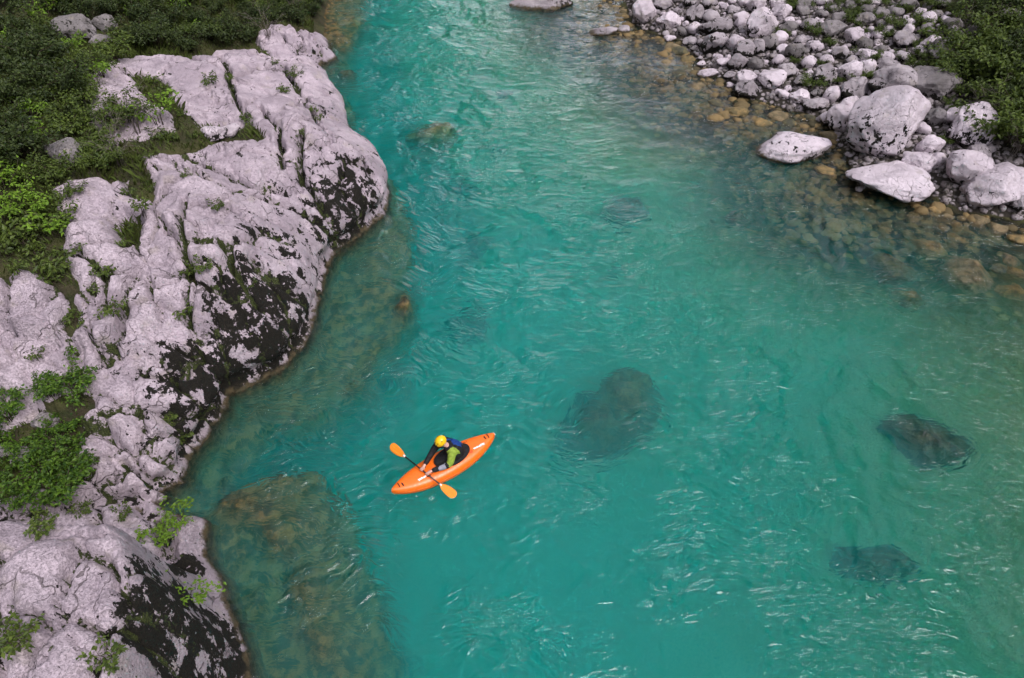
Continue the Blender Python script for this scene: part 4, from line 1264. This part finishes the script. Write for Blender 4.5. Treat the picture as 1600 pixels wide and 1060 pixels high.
# the paddler, grown from a skeleton (kayak axes: +x bow, +y port)
def skin(chain_pts, edges, radii, lvl=2):
    m = bpy.data.meshes.new('grown')
    m.from_pydata([tuple(p) for p in chain_pts], edges, [])
    o = bpy.data.objects.new('grown', m)
    COL.objects.link(o)
    md = o.modifiers.new('s', 'SKIN')
    for i, r_ in enumerate(radii):
        m.skin_vertices[0].data[i].radius = (r_, r_) if np.isscalar(r_) else r_
    m.skin_vertices[0].data[0].use_root = True
    md.use_smooth_shade = True
    sb = o.modifiers.new('u', 'SUBSURF'); sb.levels = lvl; sb.render_levels = lvl
    dg = bpy.context.evaluated_depsgraph_get()
    res = bpy.data.meshes.new_from_object(o.evaluated_get(dg))
    bpy.data.objects.remove(o)
    res.polygons.foreach_set('use_smooth', [True] * len(res.polygons))
    return res
Minv = kayak.matrix_world.inverted() if False else (Matrix.Translation(kayak.location) @ Matrix.Rotation(ang, 4, 'Z')).inverted()
def k_local(p):
    return np.array((Minv @ Vector(p))[:])
# grip points on the shaft, in kayak axes
shaft_at = lambda u: k_local(pa + (pb - pa) * u)
gr_l, gr_r = shaft_at(.60), shaft_at(.49)
hip = np.array([-.36, 0, .16])
J = {'hip': hip, 'waist': np.array([-.32, -.01, .36]), 'chest': np.array([-.20, -.035, .56]), 'neck': np.array([-.10, -.06, .72]), 'jaw': np.array([-.03, -.08, .78]), 'head': np.array([0.0, -.085, .86]), 'crown': np.array([.015, -.09, .95])}
sh_l, sh_r = np.array([-.13, .155, .63]), np.array([-.13, -.235, .63])
el_l, el_r = np.array([.00, .26, .42]), np.array([.03, -.33, .45])
wr_l = gr_l + np.array([-.10, .02, .06]); wr_r = gr_r + np.array([-.10, -.03, .07])
BV = [hip, J['waist'], J['chest'], J['neck'], J['jaw'], J['head'], J['crown'], sh_l, el_l, wr_l, sh_r, el_r, wr_r,
      np.array([-.20, .11, .13]), np.array([.25, .15, .15]), np.array([.62, .10, .08]), np.array([-.20, -.11, .13]), np.array([.25, -.15, .15]), np.array([.62, -.10, .08])]
BE = [(0, 1), (1, 2), (2, 3), (3, 4), (4, 5), (5, 6), (2, 7), (7, 8), (8, 9), (2, 10), (10, 11), (11, 12), (0, 13), (13, 14), (14, 15), (0, 16), (16, 17), (17, 18)]
BR = [.13, (.13, .11), (.15, .11), .055, .065, (.09, .085), .06, .062, .046, .030, .062, .046, .030, .075, .06, .04, .075, .06, .04]
def hand(parts_v, parts_e, parts_r, wi, wr, grip, side):
    """palm and five fingers that close over the shaft"""
    f = grip - wr; f /= np.linalg.norm(f)
    ax_ = shaft_at(1) - shaft_at(0); ax_ /= np.linalg.norm(ax_)
    up = np.cross(f, ax_); up /= np.linalg.norm(up)
    if up[2] < 0: up = -up
    pal = wr + f * .055 + up * .012
    ip = len(parts_v); parts_v.append(pal); parts_r.append((.036, .022)); parts_e.append((wi, ip))
    for q, ln_ in ((-1.5, .030), (-.5, .037), (.5, .035), (1.5, .028)):
        k0 = grip + ax_ * .021 * q + up * .024 - f * .012
        k1 = k0 + f * ln_ * .8 - up * .006
        k2 = k1 + f * .012 - up * .028
        k3 = k2 - f * .022 - up * .012
        for prev, p, r_ in ((ip, k0, .0105), (None, k1, .0098), (None, k2, .009), (None, k3, .008)):
            parts_v.append(p); parts_r.append(r_)
            parts_e.append((prev if prev is not None else len(parts_v) - 2, len(parts_v) - 1))
    t0 = pal + ax_ * side * .034 - up * .006
    t1 = t0 + f * .034 + ax_ * side * .004 - up * .016
    t2 = t1 + f * .014 - ax_ * side * .016 - up * .010
    for prev, p, r_ in ((ip, t0, .013), (None, t1, .011), (None, t2, .0095)):
        parts_v.append(p); parts_r.append(r_)
        parts_e.append((prev if prev is not None else len(parts_v) - 2, len(parts_v) - 1))
V_, E_, R_ = list(BV), list(BE), list(BR)
hand(V_, E_, R_, 9, wr_l, gr_l, -1)
hand(V_, E_, R_, 12, wr_r, gr_r, 1)
person = empty('person', tuple((Matrix.Translation(kayak.location) @ Matrix.Rotation(ang, 4, 'Z') @ Vector((0, 0, 0)))[:]), ang)
tag(person, 'person in yellow helmet and dark jacket, leaning forward over the paddle in the kayak', 'person')
bodym = skin(V_, E_, R_, 2)
bodym.materials.append(M['skin'])
link('body', bodym, person)
# face under the helmet
def ball(c, r, n=12, sx=(1, 1, 1)):
    bm = bmesh.new(); bmesh.ops.create_uvsphere(bm, u_segments=n * 2, v_segments=n, radius=r)
    v = [tuple(np.array(q.co[:]) * np.array(sx) + c) for q in bm.verts]; f = [tuple(x.index for x in fc.verts) for fc in bm.faces]; bm.free()
    return v, f
hc = np.array([.005, -.085, .87]); fd = np.array([.80, 0, -.60]); fu = np.array([.6, 0, .8])
link('nose', mesh_py('nose', *ball(hc + fd * .100 - fu * .015, .016, 6, (1, .8, 1.2)), [M['skin']]), person)
for s_ in (-1, 1):
    link('eye', mesh_py('eye', *ball(hc + fd * .088 + fu * .012 + np.array([0, s_ * .032, 0]), .011, 6), [M['black']]), person)
    link('ear', mesh_py('ear', *ball(hc + np.array([-.005, s_ * .088, -.01]), .026, 6, (.6, .35, 1)), [M['skin']]), person)
link('mouth', mesh_py('mouth', *ball(hc + fd * .090 - fu * .050, .014, 6, (.6, 1.5, .5)), [M['red']]), person)
# jacket over torso and arms
JV = [hip + np.array([0, 0, -.02]), J['waist'], J['chest'], np.array([-.12, -.055, .69]), sh_l, (sh_l + el_l) / 2, el_l, (el_l + wr_l) / 2, wr_l, sh_r, (sh_r + el_r) / 2, el_r, (el_r + wr_r) / 2, wr_r]
JE = [(0, 1), (1, 2), (2, 3), (2, 4), (4, 5), (5, 6), (6, 7), (7, 8), (2, 9), (9, 10), (10, 11), (11, 12), (12, 13)]
JR = [.22, (.23, .19), (.24, .18), .10, .11, .098, .088, .074, .054, .11, .098, .088, .074, .054]
jm_ = skin(JV, JE, JR, 2)
for k_n in ('black', 'lime', 'silver', 'blue'):
    jm_.materials.append(M[k_n])
for p in jm_.polygons:
    c = np.array(p.center[:])
    fl = np.dot(c - el_l, wr_l - el_l) / np.dot(wr_l - el_l, wr_l - el_l)
    on_l = np.linalg.norm(c - (el_l + np.clip(fl, 0, 1) * (wr_l - el_l))) < .085
    if c[1] > .09 and c[0] < .06 and c[2] > .36 and c[0] > -.30:
        p.material_index = 1
    if on_l and .25 < fl < .62 and c[1] > el_l[1] - .05:
        p.material_index = 2
link('jacket', jm_, person)
# life vest: shoulder straps, back and chest panels
VV = [np.array([-.36, 0, .30]), np.array([-.31, -.01, .40]), np.array([-.22, -.03, .55]), np.array([-.155, -.05, .655])]
vm = skin(VV, [(0, 1), (1, 2), (2, 3)], [(.26, .24), (.275, .24), (.275, .22), (.19, .15)], 2)
for k_n in ('black', 'blue'):
    vm.materials.append(M[k_n])
for p in vm.polygons:
    c = p.center
    if c[2] > .50 and c[1] < .06 and c[0] < -.12:
        p.material_index = 1
vest = link('life_vest', vm, person)
for s_ in (-1, 1):
    link('strap', mesh_py('strap', *tube([(-.30, -.045 + s_ * .10, .66), (-.20, -.045 + s_ * .105, .735), (-.08, -.045 + s_ * .10, .70), (-.02, -.04 + s_ * .09, .58)], .024, 6), [M['black' if s_ > 0 else 'blue']]), vest)
# helmet
hel, hlf = [], []
bm = bmesh.new(); bmesh.ops.create_uvsphere(bm, u_segments=28, v_segments=18, radius=1)
rot = Matrix.Rotation(R(32), 4, 'Y')
kill = [v for v in bm.verts if v.co.z < -.32 and v.co.x > -.2 or v.co.z < -.55]
bmesh.ops.delete(bm, geom=kill, context='VERTS')
for v in bm.verts:
    v.co = Vector((v.co.x * .142, v.co.y * .122, v.co.z * .130))
ret = bmesh.ops.solidify(bm, geom=bm.faces[:], thickness=.012)
for v in bm.verts:
    v.co = rot @ v.co + Vector(tuple(hc + np.array([.0, 0, .03])))
hm = bpy.data.meshes.new('helmet'); bm.to_mesh(hm); bm.free()
hm.polygons.foreach_set('use_smooth', [True] * len(hm.polygons)); hm.materials.append(M['yellow'])
helmet = link('helmet', hm, person)
for (a, e_) in [(0, .9), (.9, .8), (-.9, .8), (1.9, .7), (-1.9, .7), (.45, .45), (-.45, .45)]:
    d = Vector((math.cos(a) * math.cos(e_) * .143, math.sin(a) * math.cos(e_) * .123, math.sin(e_) * .131))
    p = rot @ d + Vector(tuple(hc + np.array([.0, 0, .03])))
    link('vent', mesh_py('vent', *ball(np.array(p[:]), .014, 5, (1.3, .7, .6)), [M['black']]), helmet)
